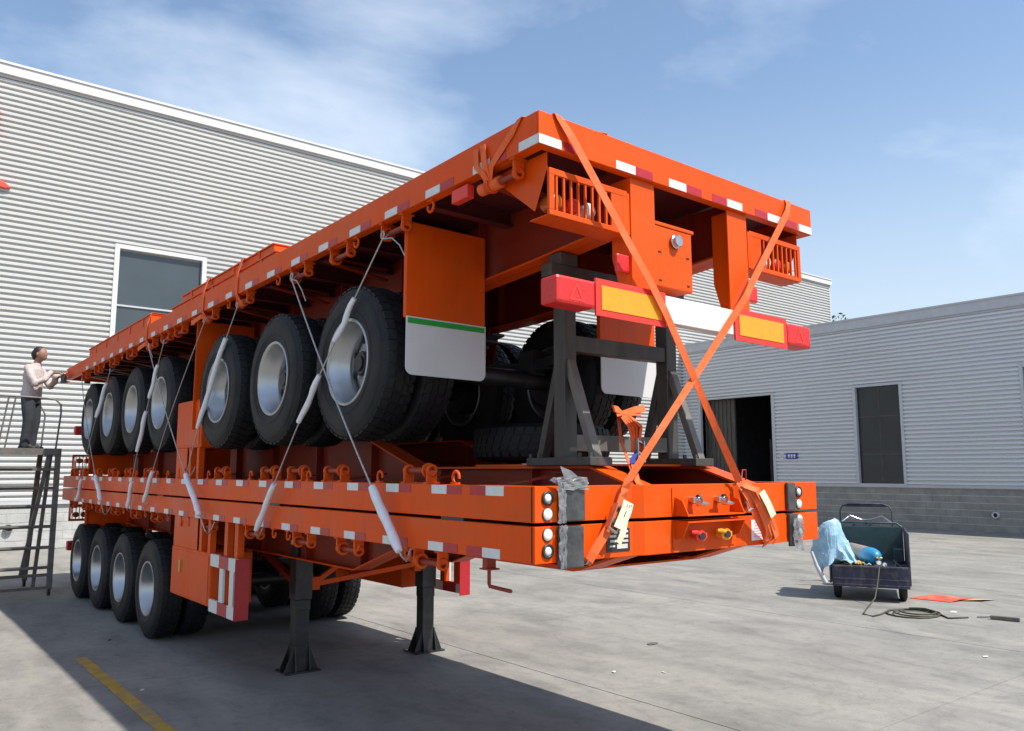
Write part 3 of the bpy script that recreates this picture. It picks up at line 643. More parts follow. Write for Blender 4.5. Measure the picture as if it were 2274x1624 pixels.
    # rear end
    if rear:
        for s_ in (0, 1):
            X = (lambda a, b: (a, b)) if s_ == 0 else (lambda a, b: (2.5-b, 2.5-a))
            yr = Lb-.035
            cg = MB(); a, b = X(.10, .68)
            cg.box(a, b, yr-.02, yr, -.125, -.09).box(a, b, yr-.02, yr, -.345, -.315).box(a, a+.035, yr-.02, yr, -.315, -.125).box(b-.035, b, yr-.02, yr, -.315, -.125)
            cg.box(a, b, yr-.16, yr-.021, -.345, -.338)
            c1, c2 = X(.06, .10); cg.prism([(yr-.5,0),(yr-.02,0),(yr-.02,-.09),(yr-.12,-.30)], *X(.10,.106), 'x')
            cage = B(cg, 'lamp_guard', 'orange', bevel=.003)
            p0, p1 = X(.60, .68)
            B(MB().box(*X(.555, .70), yr-.012, yr-.002, -.34, -.1), 'cover_plate', 'orange', cage)
            for k in range(8):
                xx = .155+k*.052
                inst('grille_bar', ME['bar'], cage, ((xx if s_ == 0 else 2.5-xx), yr-.01, -.105))
            for k, (xx, mt) in enumerate([(.19,'amber'),(.31,'red_lens'),(.43,'lens_white')]):
                xx = xx if s_ == 0 else 2.5-xx
                B(MB().cyl((xx,yr-.13,-.245),(xx,yr-.05,-.245),.045,16).ell((xx,yr-.05,-.245),(.045,.02,.045),14,6), 'lamp', mt, cage)
            pc = .82 if s_ == 0 else 1.70
            ps = MB().box(pc-.10, pc+.10, Lb-.04, Lb-.028, -.66, 0).prism([(Lb-.04,0),(Lb-.04,-.80),(Lb-.10,-.80),(Lb-.13,-.62),(Lb-.18,-.45),(Lb-.18,0)], pc-.10 if s_ == 0 else pc+.088, pc-.088 if s_ == 0 else pc+.10, 'x').prism([(Lb-.04,0),(Lb-.04,-.80),(Lb-.10,-.80),(Lb-.13,-.62),(Lb-.18,-.45),(Lb-.18,0)], pc+.05 if s_ == 0 else pc-.06, pc+.06 if s_ == 0 else pc-.05, 'x')
            B(ps, 'bumper_post', 'orange', bevel=.003)
        bmp = B(MB().box(.42, 2.1, Lb-.045, Lb-.005, -.81, -.655).box(.14, 2.38, Lb-.11, -.046+Lb, -.80, -.665), 'rear_bumper', 'white_paint', bevel=.004)
        for s_ in (0, 1):
            X = (lambda a, b: (a, b)) if s_ == 0 else (lambda a, b: (2.5-b, 2.5-a))
            bd = B(MB().box(*X(.38, .93), Lb-.004, Lb+.008, -.845, -.645), 'reflector_board', 'red_board', bmp)
            B(MB().box(*X(.42, .89), Lb+.0085, Lb+.0115, -.81, -.68), 'board_field', 'yellow_board', bmp)
            a, b = X(.10, .375)
            lm = B(MB().box(a, b, Lb-.12, Lb+.012, -.815, -.665), 'tail_lamp', 'red_lens', bmp, bevel=.018)
            cx = (a+b)/2
            t3 = [(cx-.055,-.79),(cx+.055,-.79),(cx,-.69)]; t2 = [(cx-.035,-.779),(cx+.035,-.779),(cx,-.714)]
            vs = [(x,Lb+.014,z) for x,z in t3+t2]; B(MB().add(vs, [(0,1,4,3),(1,2,5,4),(2,0,3,5)]), 'triangle_reflector', 'red_board', bmp)
            B(MB().box(*X(.60,.75), Lb-.075, Lb-.045, -.56, -.455), 'brake_lamp', 'red_lens', bevel=.012)
        bx = 1.24 if vis else .92
        rb = B(MB().box(bx, bx+.33, Lb-.30, Lb-.06, -.585, -.225).box(bx-.02, bx+.45, Lb-.30, Lb-.055, -.222, -.20), 'socket_box', 'orange', bevel=.004)
        B(MB().cyl((bx+.16,Lb-.065,-.30),(bx+.16,Lb-.02,-.30),.032,16).lathe([(.03,Lb-.05),(.043,Lb-.05),(.043,Lb-.04),(.03,Lb-.04)],18,'y',(bx+.16,0,-.30)), 'power_socket', 'chrome', rb)
        for xx in (bx+.04, bx+.29):
            for zz in (-.38,-.55): B(MB().box(xx-.012,xx+.012,Lb-.062,Lb-.056,zz-.004,zz+.004), 'slot', 'ink', rb)
    if flaps:
        fy = Lb-1.40
        for s_ in (0, 1):
            X = (lambda a, b: (a, b)) if s_ == 0 else (lambda a, b: (2.5-b, 2.5-a))
            a, b = X(.075, .70)
            fp = B(MB().box(a, b, fy-.006, fy+.006, -.66, -.03).box(a, a+.03, fy-.03, fy-.006, -.66, -.03).box(b-.03, b, fy-.03, fy-.006, -.66, -.03), 'mud_guard', 'orange', bevel=.003)
            rr = .05; poly = [(a,-.655),(b,-.655),(b,-1.03+rr)]+[(b-rr+rr*math.cos(t),-1.03+rr+rr*math.sin(t)) for t in [R(-q) for q in (22,45,68)]]+[(b-rr,-1.03),(a+rr,-1.03)]+[(a+rr-rr*math.sin(t),-1.03+rr-rr*math.cos(t)) for t in [R(q) for q in (22,45,68)]]+[(a,-1.03+rr)]
            B(MB().prism(poly, fy+.007, fy+.014, 'y'), 'mud_flap', 'flap_white', fp)
            B(MB().box(a+.012, b-.01, fy+.0145, fy+.018, -.70, -.665), 'stripe', 'green', fp)

LB = 12.0
AX = [6.88, 8.14, 9.42, 10.68]
def tapes(start, n=21, alt=True, lead=None):
    out = []
    for k in range(n):
        y = start+.53*k
        out.append((y, 'w'))
        out.append((y-.145 if k else y+.16, 'r'))
    return out
tr_lo = thing('flatbed_trailer', 'bottom orange flatbed trailer standing on its wheels and black landing legs', 'trailer', (0, 0, 1.408))
trailer(tr_lo, LB, AX, -.863, 0, [1.02, 2.04, 2.78, 3.77, 4.92, 5.6, 6.7, 7.6, 8.6, 9.5, 10.4, 11.3], [1.24, 1.9, 3.02, 3.3, 6.2, 7.1, 8.1, 9.0, 9.9], tapes(.28), legs=True, extras=True, tapez=.003)
tr_in = thing('flatbed_trailer', 'middle orange flatbed trailer lying upside down on the bottom trailer', 'trailer', (2.5, 0, 1.788), rot=(0, math.pi, 0))
trailer(tr_in, LB, [6.79, 8.04, 9.29, 10.54], -.86, 1, [1.15, 2.27, 2.92, 3.47, 4.62, 5.75, 7.1, 8.0, 8.9, 9.8, 10.7, 11.4], [.73, 1.6, 2.68, 3.85, 4.95, 6.3, 6.7, 7.6, 8.5], tapes(.25), flip=True, legs=False, guard=False, flaps=True, tool_y=(5.19, 6.0))
tL = 11.85
Mtop = Matrix.Translation((-.046, -.098, 3.519)) @ Matrix.Rotation(R(.279), 4, 'Z') @ Matrix.Rotation(R(-.89), 4, 'X') @ Matrix.Rotation(R(.61), 4, 'Y') @ Matrix.Translation((2.5, tL, 0)) @ Matrix.Rotation(math.pi, 4, 'Z')
tr_up = thing('flatbed_trailer', 'topmost orange flatbed trailer, upright, its rear bumper towards the camera', 'trailer')
tr_up.matrix_world = Mtop
tpz = []
for k in range(21):
    y = tL-(.57+.492*k); tpz.append((y, 'w')); tpz.append((y+.16, 'r'))
tpz.append((tL-.16, 'w'))
tpz = [(y, k) for y, k in tpz if y > .2]
trailer(tr_up, tL, [tL-2.09, tL-3.39, tL-4.69], [-.874, -.853, -.832], 1, [tL-a for a in (.36, 1.50, 2.25, 2.95, 4.15, 5.05, 6.0, 6.5, 7.1, 8.0, 8.9, 9.8, 10.6)], [tL-a for a in (1.05, 2.0, 3.35, 4.5, 5.5, 7.6, 8.4, 9.4)], tpz, flip=False, legs=False, guard=False, tool=False, tapez=.004)
for x0 in (.06, 1.84): MB().box(x0, x0+.60, tL-5.50, tL-5.485, -1.15, -.03).build('wheel_guard', 'orange', tr_up, bevel=.003)
# tape along the rear beam of the topmost trailer
for x, k in [(.0,'w'),(.17,'r'),(.56,'w'),(.72,'r'),(1.00,'w'),(1.16,'r'),(1.40,'r'),(1.55,'w'),(1.84,'r'),(1.98,'w'),(2.18,'r'),(2.345,'w')]:
    inst('reflective_tape', ME['tw' if k == 'w' else 'tr'], tr_up, (2.5-x, tL, .004), (0,0,R(90)))
inst('side_lamp_box', MB().box(-.05,.0,0,.16,-.10,-.02).mesh('side_lamp_box','red_board'), tr_up, (2.49, tL-.80, 0), bevel=.006)
# wrapped corners, plates and stickers on the front of the lower pair
def crumple(name, parent, x0, x1, y, z0, z1, seed, flap=True):
    rnd = random.Random(seed); n, mm = 7, 13; vs = []
    ph = [rnd.uniform(0,6) for _ in range(6)]
    for i in range(n):
        for j in range(mm):
            u, v = i/(n-1), j/(mm-1)
            w_ = (.003*math.sin(v*9+ph[0]+u*4)+.003*math.sin(v*23+ph[1]-u*7))
            x = x0+(x1-x0)*u+w_*(1 if i in (0,n-1) else .5)+rnd.uniform(-.003,.003)
            vs.append((x, y-.007*abs(math.sin(u*7+v*3+ph[2]))-.006*abs(math.sin(u*12-v*5+ph[3]))+rnd.uniform(-.002,.002), z0+(z1-z0)*v+.004*math.sin(u*14+ph[4])))
    m = MB().add(vs, [(i*mm+j,(i+1)*mm+j,(i+1)*mm+j+1,i*mm+j+1) for i in range(n-1) for j in range(mm-1)], False)
    if flap: m.add([(x0,y,z1),(x0+.05,y-.02,z1+.005),(x0+.03,y+.01,z1+.05),(x0-.03,y+.0,z1+.03)], [(0,1,2,3)])
    return m.build(name, 'plastic_wrap', parent)
crumple('plastic_wrap', tr_lo, .128, .178, -.030, -.03, .185, 1, False)
# on the upturned trailer local x is mirrored and local z points down
crumple('plastic_wrap', tr_in, 2.325, 2.378, -.030, -.02, .185, 3, False)
crumple('plastic_wrap', tr_in, 2.17, 2.38, -.028, -.045, .02, 4, False)
MB().add([(2.32,-.03,-.02),(2.20,-.035,-.02),(2.27,-.02,-.075),(2.34,-.01,-.10)], [(0,1,2,3)]).add([(2.36,-.03,0),(2.33,-.03,-.03),(2.40,-.03,-.045),(2.42,-.02,-.03)], [(0,1,2,3)]).build('plastic_wrap', 'plastic_wrap', tr_in)
crumple('plastic_wrap', tr_lo, 2.15, 2.26, -.034, -.06, .15, 5, False)
pl = MB().box(.49,.665,-.004,-.0005,.03,.15).build('data_plate', 'plate_black', tr_lo)
for a, b, c, d in [(.51,.57,.13,.14),(.585,.65,.128,.14),(.51,.56,.105,.118),(.58,.65,.10,.116),(.515,.60,.08,.092),(.61,.65,.078,.09),(.51,.55,.055,.064),(.565,.645,.045,.068)]: MB().box(a,b,-.006,-.0042,c,d).build('print', 'plate_print', pl)
lb = MB().box(1.72,1.90,-.027,-.0225,.03,.155).build('certificate_sticker', 'label_white', tr_lo)
for z in (.135,.118,.10,.085,.068,.052): MB().box(1.74+random.uniform(0,.02),1.87-random.uniform(0,.04),-.0285,-.0272,z,z+.006).build('print', 'label_print', lb)
for y, dx in ((.62,.0),(3.15,0),(6.35,0),(9.5,0)):
    MB().box(.004,.40,y,y+.22,.1815,.1985).build('deck_spacer', 'black_paint', tr_lo)
    MB().box(2.10,2.497,y,y+.22,.1815,.1985).build('deck_spacer', 'black_paint', tr_lo)

# ------------------------------------------------------------------ steel stand under the topmost trailer's tail
st = thing('support_stand', 'dark steel stand with braced posts propping up the topmost trailer', 'stand', (1.22, .6, 1.895))
def stb(mb, name, mt='dark_steel', bevel=.004): return mb.build(name, mt, st, bevel=bevel)
zb = .0
for sx in (-.47, .47):
    stb(MB().box(sx-.09, sx+.09, -.31, .27, 0, .05), 'base_plate')
    stb(MB().box(sx-.05, sx+.05, -.05, .05, .02, 1.16), 'post')
    stb(MB().bar((sx,-.27,.03),(sx,-.04,.64),.06,.05), 'brace', 'light_steel')  # lighter steel on the sunward brace: its lit look is put into the colour
    stb(MB().bar((sx,.22,.03),(sx,.04,.64),.06,.05), 'brace')
    for yy in (-.29,-.2,.17,.25): stb(MB().cyl((sx-.07,yy,.05),(sx-.07,yy,.075),.013,8), 'bolt', bevel=0)
stb(MB().box(-.419, .419, -.04, .04, .705, .805), 'cross_bar')
stb(MB().box(-.419, .419, -.04, .04, .09, .19), 'cross_bar', 'light_steel')
stb(MB().box(-.62, .62, -.05, .05, 1.161, 1.24), 'head_beam')
for sx in (-.48, .50): stb(MB().box(sx-.07, sx+.07, -.06, .06, 1.241, 1.315), 'packing_block')

# spare tyres lying on the upturned chassis
for i, (x, y, lab) in enumerate([(1.42, 1.62, 'spare tyre lying flat left of the steel stand post'), (2.14, 2.42, 'spare tyre lying flat behind the right post of the steel stand')]):
    sp = thing('spare_tyre', lab, 'tyre', (x, y, 1.93), 'spare tyres on the upturned chassis')
    inst('tyre', ME['tyre'], sp, (0,0,.275), (0, R(90), 0)); inst('rim', ME['rim'], sp, (0,0,.275), (0, R(90), 0))

# ------------------------------------------------------------------ panels stacked on the topmost deck
def topP(x, y, z): # y measured from the rear end
    return Matrix.Translation((-.046,-.098,3.519)) @ Matrix.Rotation(R(.279),4,'Z') @ Matrix.Rotation(R(-.89),4,'X') @ Matrix.Rotation(R(.61),4,'Y') @ Vector((x,y,z))
def panel(lab, y0, y1, z0, z1, x0, x1, grp):  # flat orange steel panels, exact use unknown
    pn = thing('steel_panel', lab, 'pallet', topP(0,0,0), grp); pn.rotation_euler = (Matrix.Rotation(R(.279),3,'Z') @ Matrix.Rotation(R(-.89),3,'X') @ Matrix.Rotation(R(.61),3,'Y')).to_euler()
    MB().box(x0, x1, y0, y1, z0, z1-.014).build('body', 'orange', pn, bevel=.006)
    MB().box(x0-.012, x1+.012, y0-.008, y1+.008, z1-.0135, z1).build('top_flange', 'orange', pn, bevel=.003)
    m = MB(); k = y0+.3
    while k < y1-.2: m.box(x0-.008, x0-.0005, k, k+.05, z0+.004, z1-.016); k += .62
    m.build('rib', 'orange', pn)
    return pn
panel('nearer long orange steel panel lying low on the topmost deck', 3.42, 6.3, .182, .235, .03, 2.4, 'orange panels stacked on the top deck')
panel('raised orange steel panel with a lit end face stacked highest on the top deck', 3.55, 6.05, .236, .335, .06, 2.35, 'orange panels stacked on the top deck')
panel('farther orange steel panel on the top deck nearer the warehouse window', 7.15, 10.4, .182, .32, .03, 2.4, 'orange panels stacked on the top deck')

# ------------------------------------------------------------------ straps
def cat_path(a, b, n, sag=0.):
    a = Vector(a); b = Vector(b); return [a.lerp(b, i/n)-Vector((0,0,sag*4*(i/n)*(1-i/n))) for i in range(n+1)]
def strapm(name, label, pts, w, grp='orange lashing straps'):
    s_ = thing(name, label, 'strap', pts[-1], grp)
    return s_
def ratchet(parent, c, d, wv):
    c = Vector(c); d = Vector(d).normalized(); wv = Vector(wv).normalized(); nrm = d.cross(wv).normalized()
    m = MB()
    for s_ in (-1, 1):
        m.bar(c-d*.07+wv*.03*s_, c+d*.07+wv*.03*s_, .006, .035, nrm)
    m.cyl(c-wv*.034+d*.02, c+wv*.034+d*.02, .012, 10); m.cyl(c-wv*.034-d*.06, c+wv*.034-d*.06, .008, 8); m.cyl(c-wv*.034+d*.07+nrm*.01, c+wv*.034+d*.07+nrm*.01, .010, 8)
    return m.build('ratchet', 'chrome', parent)
GS = 'crossed straps over the tail of the top trailer'
# strap A: top left to bottom right
A = thing('lashing_strap', 'orange strap running from the top left corner of the tail down to the right', 'strap', (0,0,0), GS)
pA = [topP(.30,.9,.186), topP(.13,.3,.186), topP(.125,-.006,.187), topP(.14,-.014,.16)]
low = (1.545,-.075,1.80); wA = Vector((.8,0,.5)).normalized()*.027
pts = [Vector(p_) for p_ in pA]+cat_path(topP(.20,-.028,.08), (.76,-.135,2.86), 4)+cat_path((.84,-.138,2.75), low, 8)
ws = [Vector((.027,.006,0))]*3+[Vector((.026,0,.004))]+[wA]*5+[wA.lerp(Vector((.010,-.020,.004)), (i/8)**1.3) for i in range(9)]
MB().ribbon(pts, ws, .004).build('webbing', 'strap', A)
ratchet(A, (1.60,-.085,1.70), (.35,0,-1), (1,0,.35))
MB().ribbon([low,(1.57,-.10,1.74),(1.60,-.105,1.70),(1.68,-.09,1.60),(1.79,-.065,1.50),(1.85,-.045,1.43),(1.86,-.02,1.40)], (.028,0,.010), .005).build('webbing', 'strap', A)
# bunched tail of strap A
rnd = random.Random(5)
for k in range(3):
    o_ = k*.02; MB().ribbon([(1.555+o_*.2,-.09-.008*k,1.80-.012*k),(1.61+o_*.6,-.12-.01*k,1.75),(1.67+o_,-.13,1.67),(1.74+o_*1.3,-.12,1.58),(1.80+o_*1.5,-.11,1.50-.02*k),(1.80+o_*1.5,-.09,1.45-.012*k)], (.026,.008*(k-1.5),.012), .004).build('loose_webbing', 'strap', A)
MB().ribbon([(1.67,-.145,1.74),(1.72,-.152,1.67),(1.78,-.147,1.59)], (.026,0,.012), .002).build('label_tag', 'tag', A)
MB().tube([(1.55,-.09,1.82),(1.59,-.07,1.87),(1.65,-.05,1.87),(1.66,-.04,1.79)], .005, 6).build('wire_hook', 'shaded_orange', A)
# strap B: top right to bottom left
Bs = thing('lashing_strap', 'orange strap running from the top right of the tail down to the left', 'strap', (0,0,0), GS)
pB = [topP(2.12,.9,.186), topP(2.2,.3,.186), topP(2.215,-.006,.187), topP(2.21,-.014,.16)]
wB = Vector((.8,0,-.55)).normalized()*.026
top2 = topP(2.17,-.028,.09); low2 = (.60,-.06,1.81)
pts = [Vector(p_) for p_ in pB]+cat_path(top2, (1.66,-.135,3.02), 3)+cat_path((1.58,-.15,2.93), low2, 10)
ws = [Vector((.027,-.004,0))]*3+[Vector((.026,0,.004))]+[wB]*4+[wB.lerp(Vector((.007,-.022,-.002)), (i/10)**1.3) for i in range(11)]
MB().ribbon(pts, ws, .004).build('webbing', 'strap', Bs)
MB().ribbon([low2,(.588,-.052,1.77),(.575,-.045,1.72)], [Vector((.008,-.020,-.003)),Vector((.016,-.012,-.008)),Vector((.022,0,-.012))], .005).build('webbing', 'strap', Bs)
MB().ribbon([(.575,-.045,1.73),(.53,-.05,1.64),(.44,-.045,1.54),(.36,-.04,1.45),(.335,-.03,1.41),(.34,-.005,1.395)], (.024,0,-.016), .006).build('webbing', 'strap', Bs)
ratchet(Bs, (.50,-.06,1.62), (-.6,0,-1), (1,0,-.6))
tg = MB().ribbon([(.588,-.072,1.70),(.565,-.08,1.66),(.525,-.082,1.60),(.50,-.085,1.565)], (.036,0,-.014), .003).build('label_tag', 'tag', Bs)
MB().ribbon([(.55,-.084,1.60),(.53,-.088,1.55),(.50,-.08,1.49)], (.016,0,-.01), .003).build('label_tag', 'tag', Bs)
for a in ((.56,1.675),(.575,1.67),(.59,1.672),(.55,1.64),(.54,1.625)): MB().bar((a[0],-.0865,a[1]),(a[0]+.006,-.0865,a[1]+.014),.004,.002,(0,1,0)).build('print', 'ink', tg)
MB().tube([(.34,-.03,1.42),(.33,-.02,1.395),(.33,.015,1.39),(.33,.02,1.41)], .007, 6).build('claw_hook', 'chrome', Bs)
# strap C: over the near corner down to the first winch
Cs = thing('lashing_strap', 'orange strap over the near top corner down to the first winch', 'strap', (0,0,0), 'straps down the side of the top trailer')
pts = [topP(.5,.02,.187), topP(.02,.14,.188), topP(-.006,.15,.185), topP(-.008,.22,.12), topP(-.006,.40,.0), topP(.03,.46,-.07)]
MB().ribbon(pts, [Vector((.005,.026,0))]*3+[Vector((0,.024,.012))]*2+[Vector((0,.024,.006))], .004).build('webbing', 'strap', Cs)
MB().ribbon([topP(.03,.46,-.08), topP(-.01,.47,-.02), topP(-.014,.52,.03), topP(-.012,.53,.135), topP(-.016,.46,.14), topP(-.018,.44,.02), topP(.02,.46,-.06)], [Vector((0,.022,0))]*7, .004).build('loose_webbing', 'strap', Cs)
MB().cyl(topP(.052,.38,-.078), topP(.052,.56,-.078), .034, 14).build('strap_roll', 'strap', Cs)
for i, (yy, zt, lab) in enumerate([(4.22, .345, 'vertical orange strap over the raised panel, nearest the camera'), (5.15, .345, 'vertical orange strap over the raised panel, second from the camera'), (7.16, .33, 'vertical orange strap over the farther panel above the wheels')]):
    s_ = thing('lashing_strap', lab, 'strap', (0,0,0), 'straps down the side of the top trailer')
    MB().ribbon([topP(.8,yy,zt), topP(.05,yy,zt), topP(.035,yy,zt-.004), topP(-.006,yy,.19), topP(-.007,yy,0), topP(.03,yy,-.06)], (0,.026,0), .004).build('webbing', 'strap', s_)
    MB().cyl(topP(.052,yy-.07,-.078), topP(.052,yy+.07,-.078), .033, 14).build('strap_roll', 'strap', s_)
    if i: MB().ribbon([topP(.03,yy,-.05), topP(-.01,yy+.02,-.05), topP(-.02,yy+.16,-.07), topP(-.015,yy+.30,-.075)], (0,.004,.024), .005).build('loose_webbing', 'strap', s_)
fe = thing('lashing_strap', 'bunched orange strap at the far front corner of the top trailer', 'strap', topP(-.02,11.6,0), 'straps down the side of the top trailer')
for k in range(5):
    MB().ribbon([(-.0-.01*k,.1-.05*k,.14-.02*k),(-.02-.008*k,.12-.1*k,.06),(-.03,.05+.04*k,-.02),(-.01,-.05-.05*k,-.07)], (0,.03,.006), .005).build('webbing', 'strap', fe)
# strap and ratchet tied round the stand's cross bar
Ds = thing('lashing_strap', 'knotted orange strap with ratchet and blue end hanging by the steel stand', 'strap', (0,0,0))
X0 = 1.15
for k, (dx, dz) in enumerate([(-.13,.02),(.16,.035),(-.10,-.01),(.12,.0)]):
    MB().ribbon([(X0,.50,2.22),(X0+dx*.5,.47,2.235+dz*.4),(X0+dx,.46,2.23+dz)], (.004,.012,.022), .005).build('loose_webbing', 'strap', Ds)
MB().ell((X0,.49,2.215),(.05,.03,.03),10,6).build('knot', 'strap', Ds)
for k in range(4):
    MB().ribbon([(X0-.03+.02*k,.47,2.21),(X0+.0+.02*k,.43-.01*k,2.14),(X0+.02+.015*k,.42,2.06),(X0-.0+.01*k,.40,1.98)], (.024,.006*(k-1),.004), .005).build('loose_webbing', 'strap', Ds)
MB().ribbon([(X0-.02,.52,2.21),(X0-.03,.49,2.05),(.98,.30,1.93),(.82,.10,1.82),(.74,.0,1.79)], (.022,.01,0), .004).build('webbing', 'strap', Ds)
MB().ribbon([(X0+.02,.40,1.985),(1.02,.30,1.935),(.94,.22,1.90)], (.024,0,.006), .006).build('blue_webbing', 'strap_blue', Ds)
MB().ribbon([(.94,.22,1.90),(.80,.06,1.81),(.76,-.01,1.775)], (.024,.004,.002), .006).build('webbing', 'strap', Ds)
ratchet(Ds, (X0+.03,.39,1.99), (-.3,-.3,-1), (1,0,-.3))

# ------------------------------------------------------------------ wire lashings with white sleeves
def lashing(lab, a, b, sleeves, tail=None, r=.0055, bow=0.):
    a = Vector((-.06,*a)); b = Vector((-.06,*b)); d = b-a
    t_ = thing('lashing_wire', lab, 'wire', b, 'wire lashings with white sleeves')
    def P(t): return a+d*t+Vector((-.03*math.sin(math.pi*t),0,-bow*math.sin(math.pi*t)))-b
    MB().tube([P(i/10) for i in range(11)], r, 8).build('wire_rope', 'wire', t_)
    a2 = a-b
    MB().tube([a2+Vector((0,.02*math.sin(q),.025-.025*math.cos(q)*1.0)) for q in [R(z) for z in range(0,360,40)]], r, 6, closed=True).build('wire_loop', 'wire', t_)
    MB().tube([a2+Vector((.06,0,.06)), a2+Vector((.02,0,.01)), a2], r, 6).build('wire_end', 'wire', t_)
    MB().tube([Vector((0,0,0)), Vector((.03,.0,-.03)), Vector((.07,.02,.03)), Vector((.09,.02,.08))], r, 6).build('wire_end', 'wire', t_)
    for t0, t1, r_ in sleeves:
        n = 7; rr = [r_*(.8 if k in (0,n) else 1)*(1+.08*math.sin(k*2.3+t0*9)) for k in range(n+1)]
        MB().tube([P(t0+(t1-t0)*k/n)+Vector((-.005*math.sin(k*1.1),.006*math.sin(k*.9+t0*5),0)) for k in range(n+1)], rr, 10).build('sleeve', 'sleeve', t_)
    if tail: MB().tube([a2+Vector((0,0,0))]+[a2+Vector(q) for q in tail], r*.8, 6).build('wire_tail', 'wire', t_)
    return t_
lashing('lashing wire across the nearest top wheel, slanting left, with three white sleeves', (1.47,3.37), (3.48,1.36), [(.17,.30,.020),(.41,.57,.022),(.80,.985,.024)], tail=[(.0,-.12,-.02),(.0,-.22,-.09),(.01,-.27,-.17)])
lashing('long pale lashing wire slanting right past the nearest top wheel to a low sleeve', (2.92,3.37), (1.16,1.36), [(.80,.985,.030)], tail=[(0,-.10,-.03),(0,-.2,-.12),(.0,-.28,-.22)], r=.0065)
lashing('lashing wire with one long white sleeve hanging over the third top wheel', (4.12,3.33), (5.35,1.83), [(.17,.70,.024)], r=.005)
lashing('dark thin lashing wire slanting left between the two wheel groups', (5.02,3.33), (6.88,1.49), [(.80,.985,.024)], r=.0045)
lashing('lashing wire slanting right below the far panel to a sleeve beside the tool box', (7.03,3.31), (4.70,1.31), [(.74,.93,.028)], tail=[(0,-.1,-.06),(0,-.2,-.14)], r=.0065)
lashing('lashing wire before the first upturned wheel with sleeves at three heights', (6.42,3.28), (7.58,1.40), [(.12,.31,.022),(.39,.63,.024),(.82,.985,.024)], r=.0045)
lashing('farthest lashing wire slanting right over the last upturned wheel', (10.75,3.24), (8.80,1.32), [(.75,.92,.028)], r=.006)
lashing('farthest lashing wire slanting left with a sleeve beside the second last wheel', (8.93,3.2), (10.5,1.43), [(.08,.33,.026),(.82,.99,.024)], r=.0045)
# ------------------------------------------------------------------ mobile work platform and the worker
pf = thing('work_platform', 'grey steel rolling step platform the worker stands on, at far left', 'platform', (-1.0, 11.9, 0))
def pb(mb, name, mt='frame_grey', bevel=0.): return mb.build(name, mt, pf, bevel=bevel)
DZ = 2.20; xr, xl, yn, yf = .78, -1.3, -.75, .65
pb(MB().box(xl, xr, yn, yf, DZ-.035, DZ), 'deck', bevel=.004)
pb(MB().box(xl, xr, yn-.02, yn, DZ-.09, DZ+.01).box(xr, xr+.02, yn, yf, DZ-.09, DZ+.01), 'deck_edge')
for (tx, ty, bx_, by_) in [(xr-.02,yn+.03,xr-.02,yn+.03),(xr-.06,yf-.03,xr-.16,yf-.03),(xl+.04,yn+.03,xl+.04,yn+.03),(xl+.04,yf-.03,xl+.04,yf-.03)]:
    lg = pb(MB().bar((tx,ty,DZ-.04),(bx_,by_,.10),.075,.06,(0,1,0)), 'leg')
    MB().cyl((bx_-.018,by_,.06),(bx_+.018,by_,.06),.058,16).build('caster', 'black_paint', lg)
    MB().box(bx_-.025,bx_-.019,by_-.02,by_+.02,.06,.12).box(bx_+.019,bx_+.025,by_-.02,by_+.02,.06,.12).build('caster_fork', 'frame_grey', lg)
pb(MB().bar((xr-.13,yn+.08,DZ-.04),(xr-.40,yn+.08,.30),.055,.05,(0,1,0)), 'leg_stay'); pb(MB().bar((xr-.10,yn+.14,DZ-.04),(xr-.22,yn+.14,.12),.05,.05,(0,1,0)), 'leg_stay')
for k, z in enumerate((.12,.31,.42,.72,1.03,1.33,1.61,1.89)):
    pb(MB().bar((xl,yn+.03,z),(xr-.05,yn+.03,z),.035,.045), 'step_rail')
    if k > 1: pb(MB().box(xl, xr-.35, yn-.25, yn, z+.012, z+.03), 'step')
rail = [(xr-.06,yn+.03,DZ),(xr-.02,yn+.03,DZ+.55),(xr-.03,yn+.03,DZ+.69),(xr-.10,yn+.03,DZ+.76),(xr-.22,yn+.03,DZ+.78),(xl,yn+.03,DZ+.82)]
pb(MB().tube(rail, .014, 8), 'hand_rail')
pb(MB().tube([(xr-.06,yf-.03,DZ),(xr-.03,yf-.03,DZ+.6),(xr-.12,yf-.03,DZ+.78),(xl,yf-.03,DZ+.82)], .014, 8), 'hand_rail')
for tx in (-.62, .05, .14): pb(MB().tube([(tx,yn+.03,DZ+.78),(tx-.10,yn+.03,DZ-.02)], .013, 6), 'rail_post')
# worker
PX, PY, PZ0 = -.56, 11.72, DZ+.0015
pw = thing('person', 'worker in a pale pink shirt and dark trousers on the platform, hands raised', 'person', (PX, PY, PZ0), rot=(0,0,0))
def skin_obj(mb, name, mt, vox, smooth=6, parent=pw):
    o = mb.build(name, mt, parent); md = o.modifiers.new('r', 'REMESH'); md.mode = 'VOXEL'; md.voxel_size = vox; md.use_smooth_shade = True
    sm_ = o.modifiers.new('s', 'SMOOTH'); sm_.iterations = smooth; sm_.factor = .5
    return o
F = Vector((.80,-.60,0)).normalized(); S_ = Vector((F.y*-1, F.x, 0))  # facing, left side
def Q(f, s, z): return F*f+S_*s+Vector((0,0,z))
def ring(f, s, z, a, b): return (Q(f,s,z), S_*a, F*b)
def limb(mb, pts, rr):
    mb.tube(pts, rr, 12)
    for p_, r_ in zip(pts, rr): mb.ell(p_, (r_*.98,)*3, 10, 6)
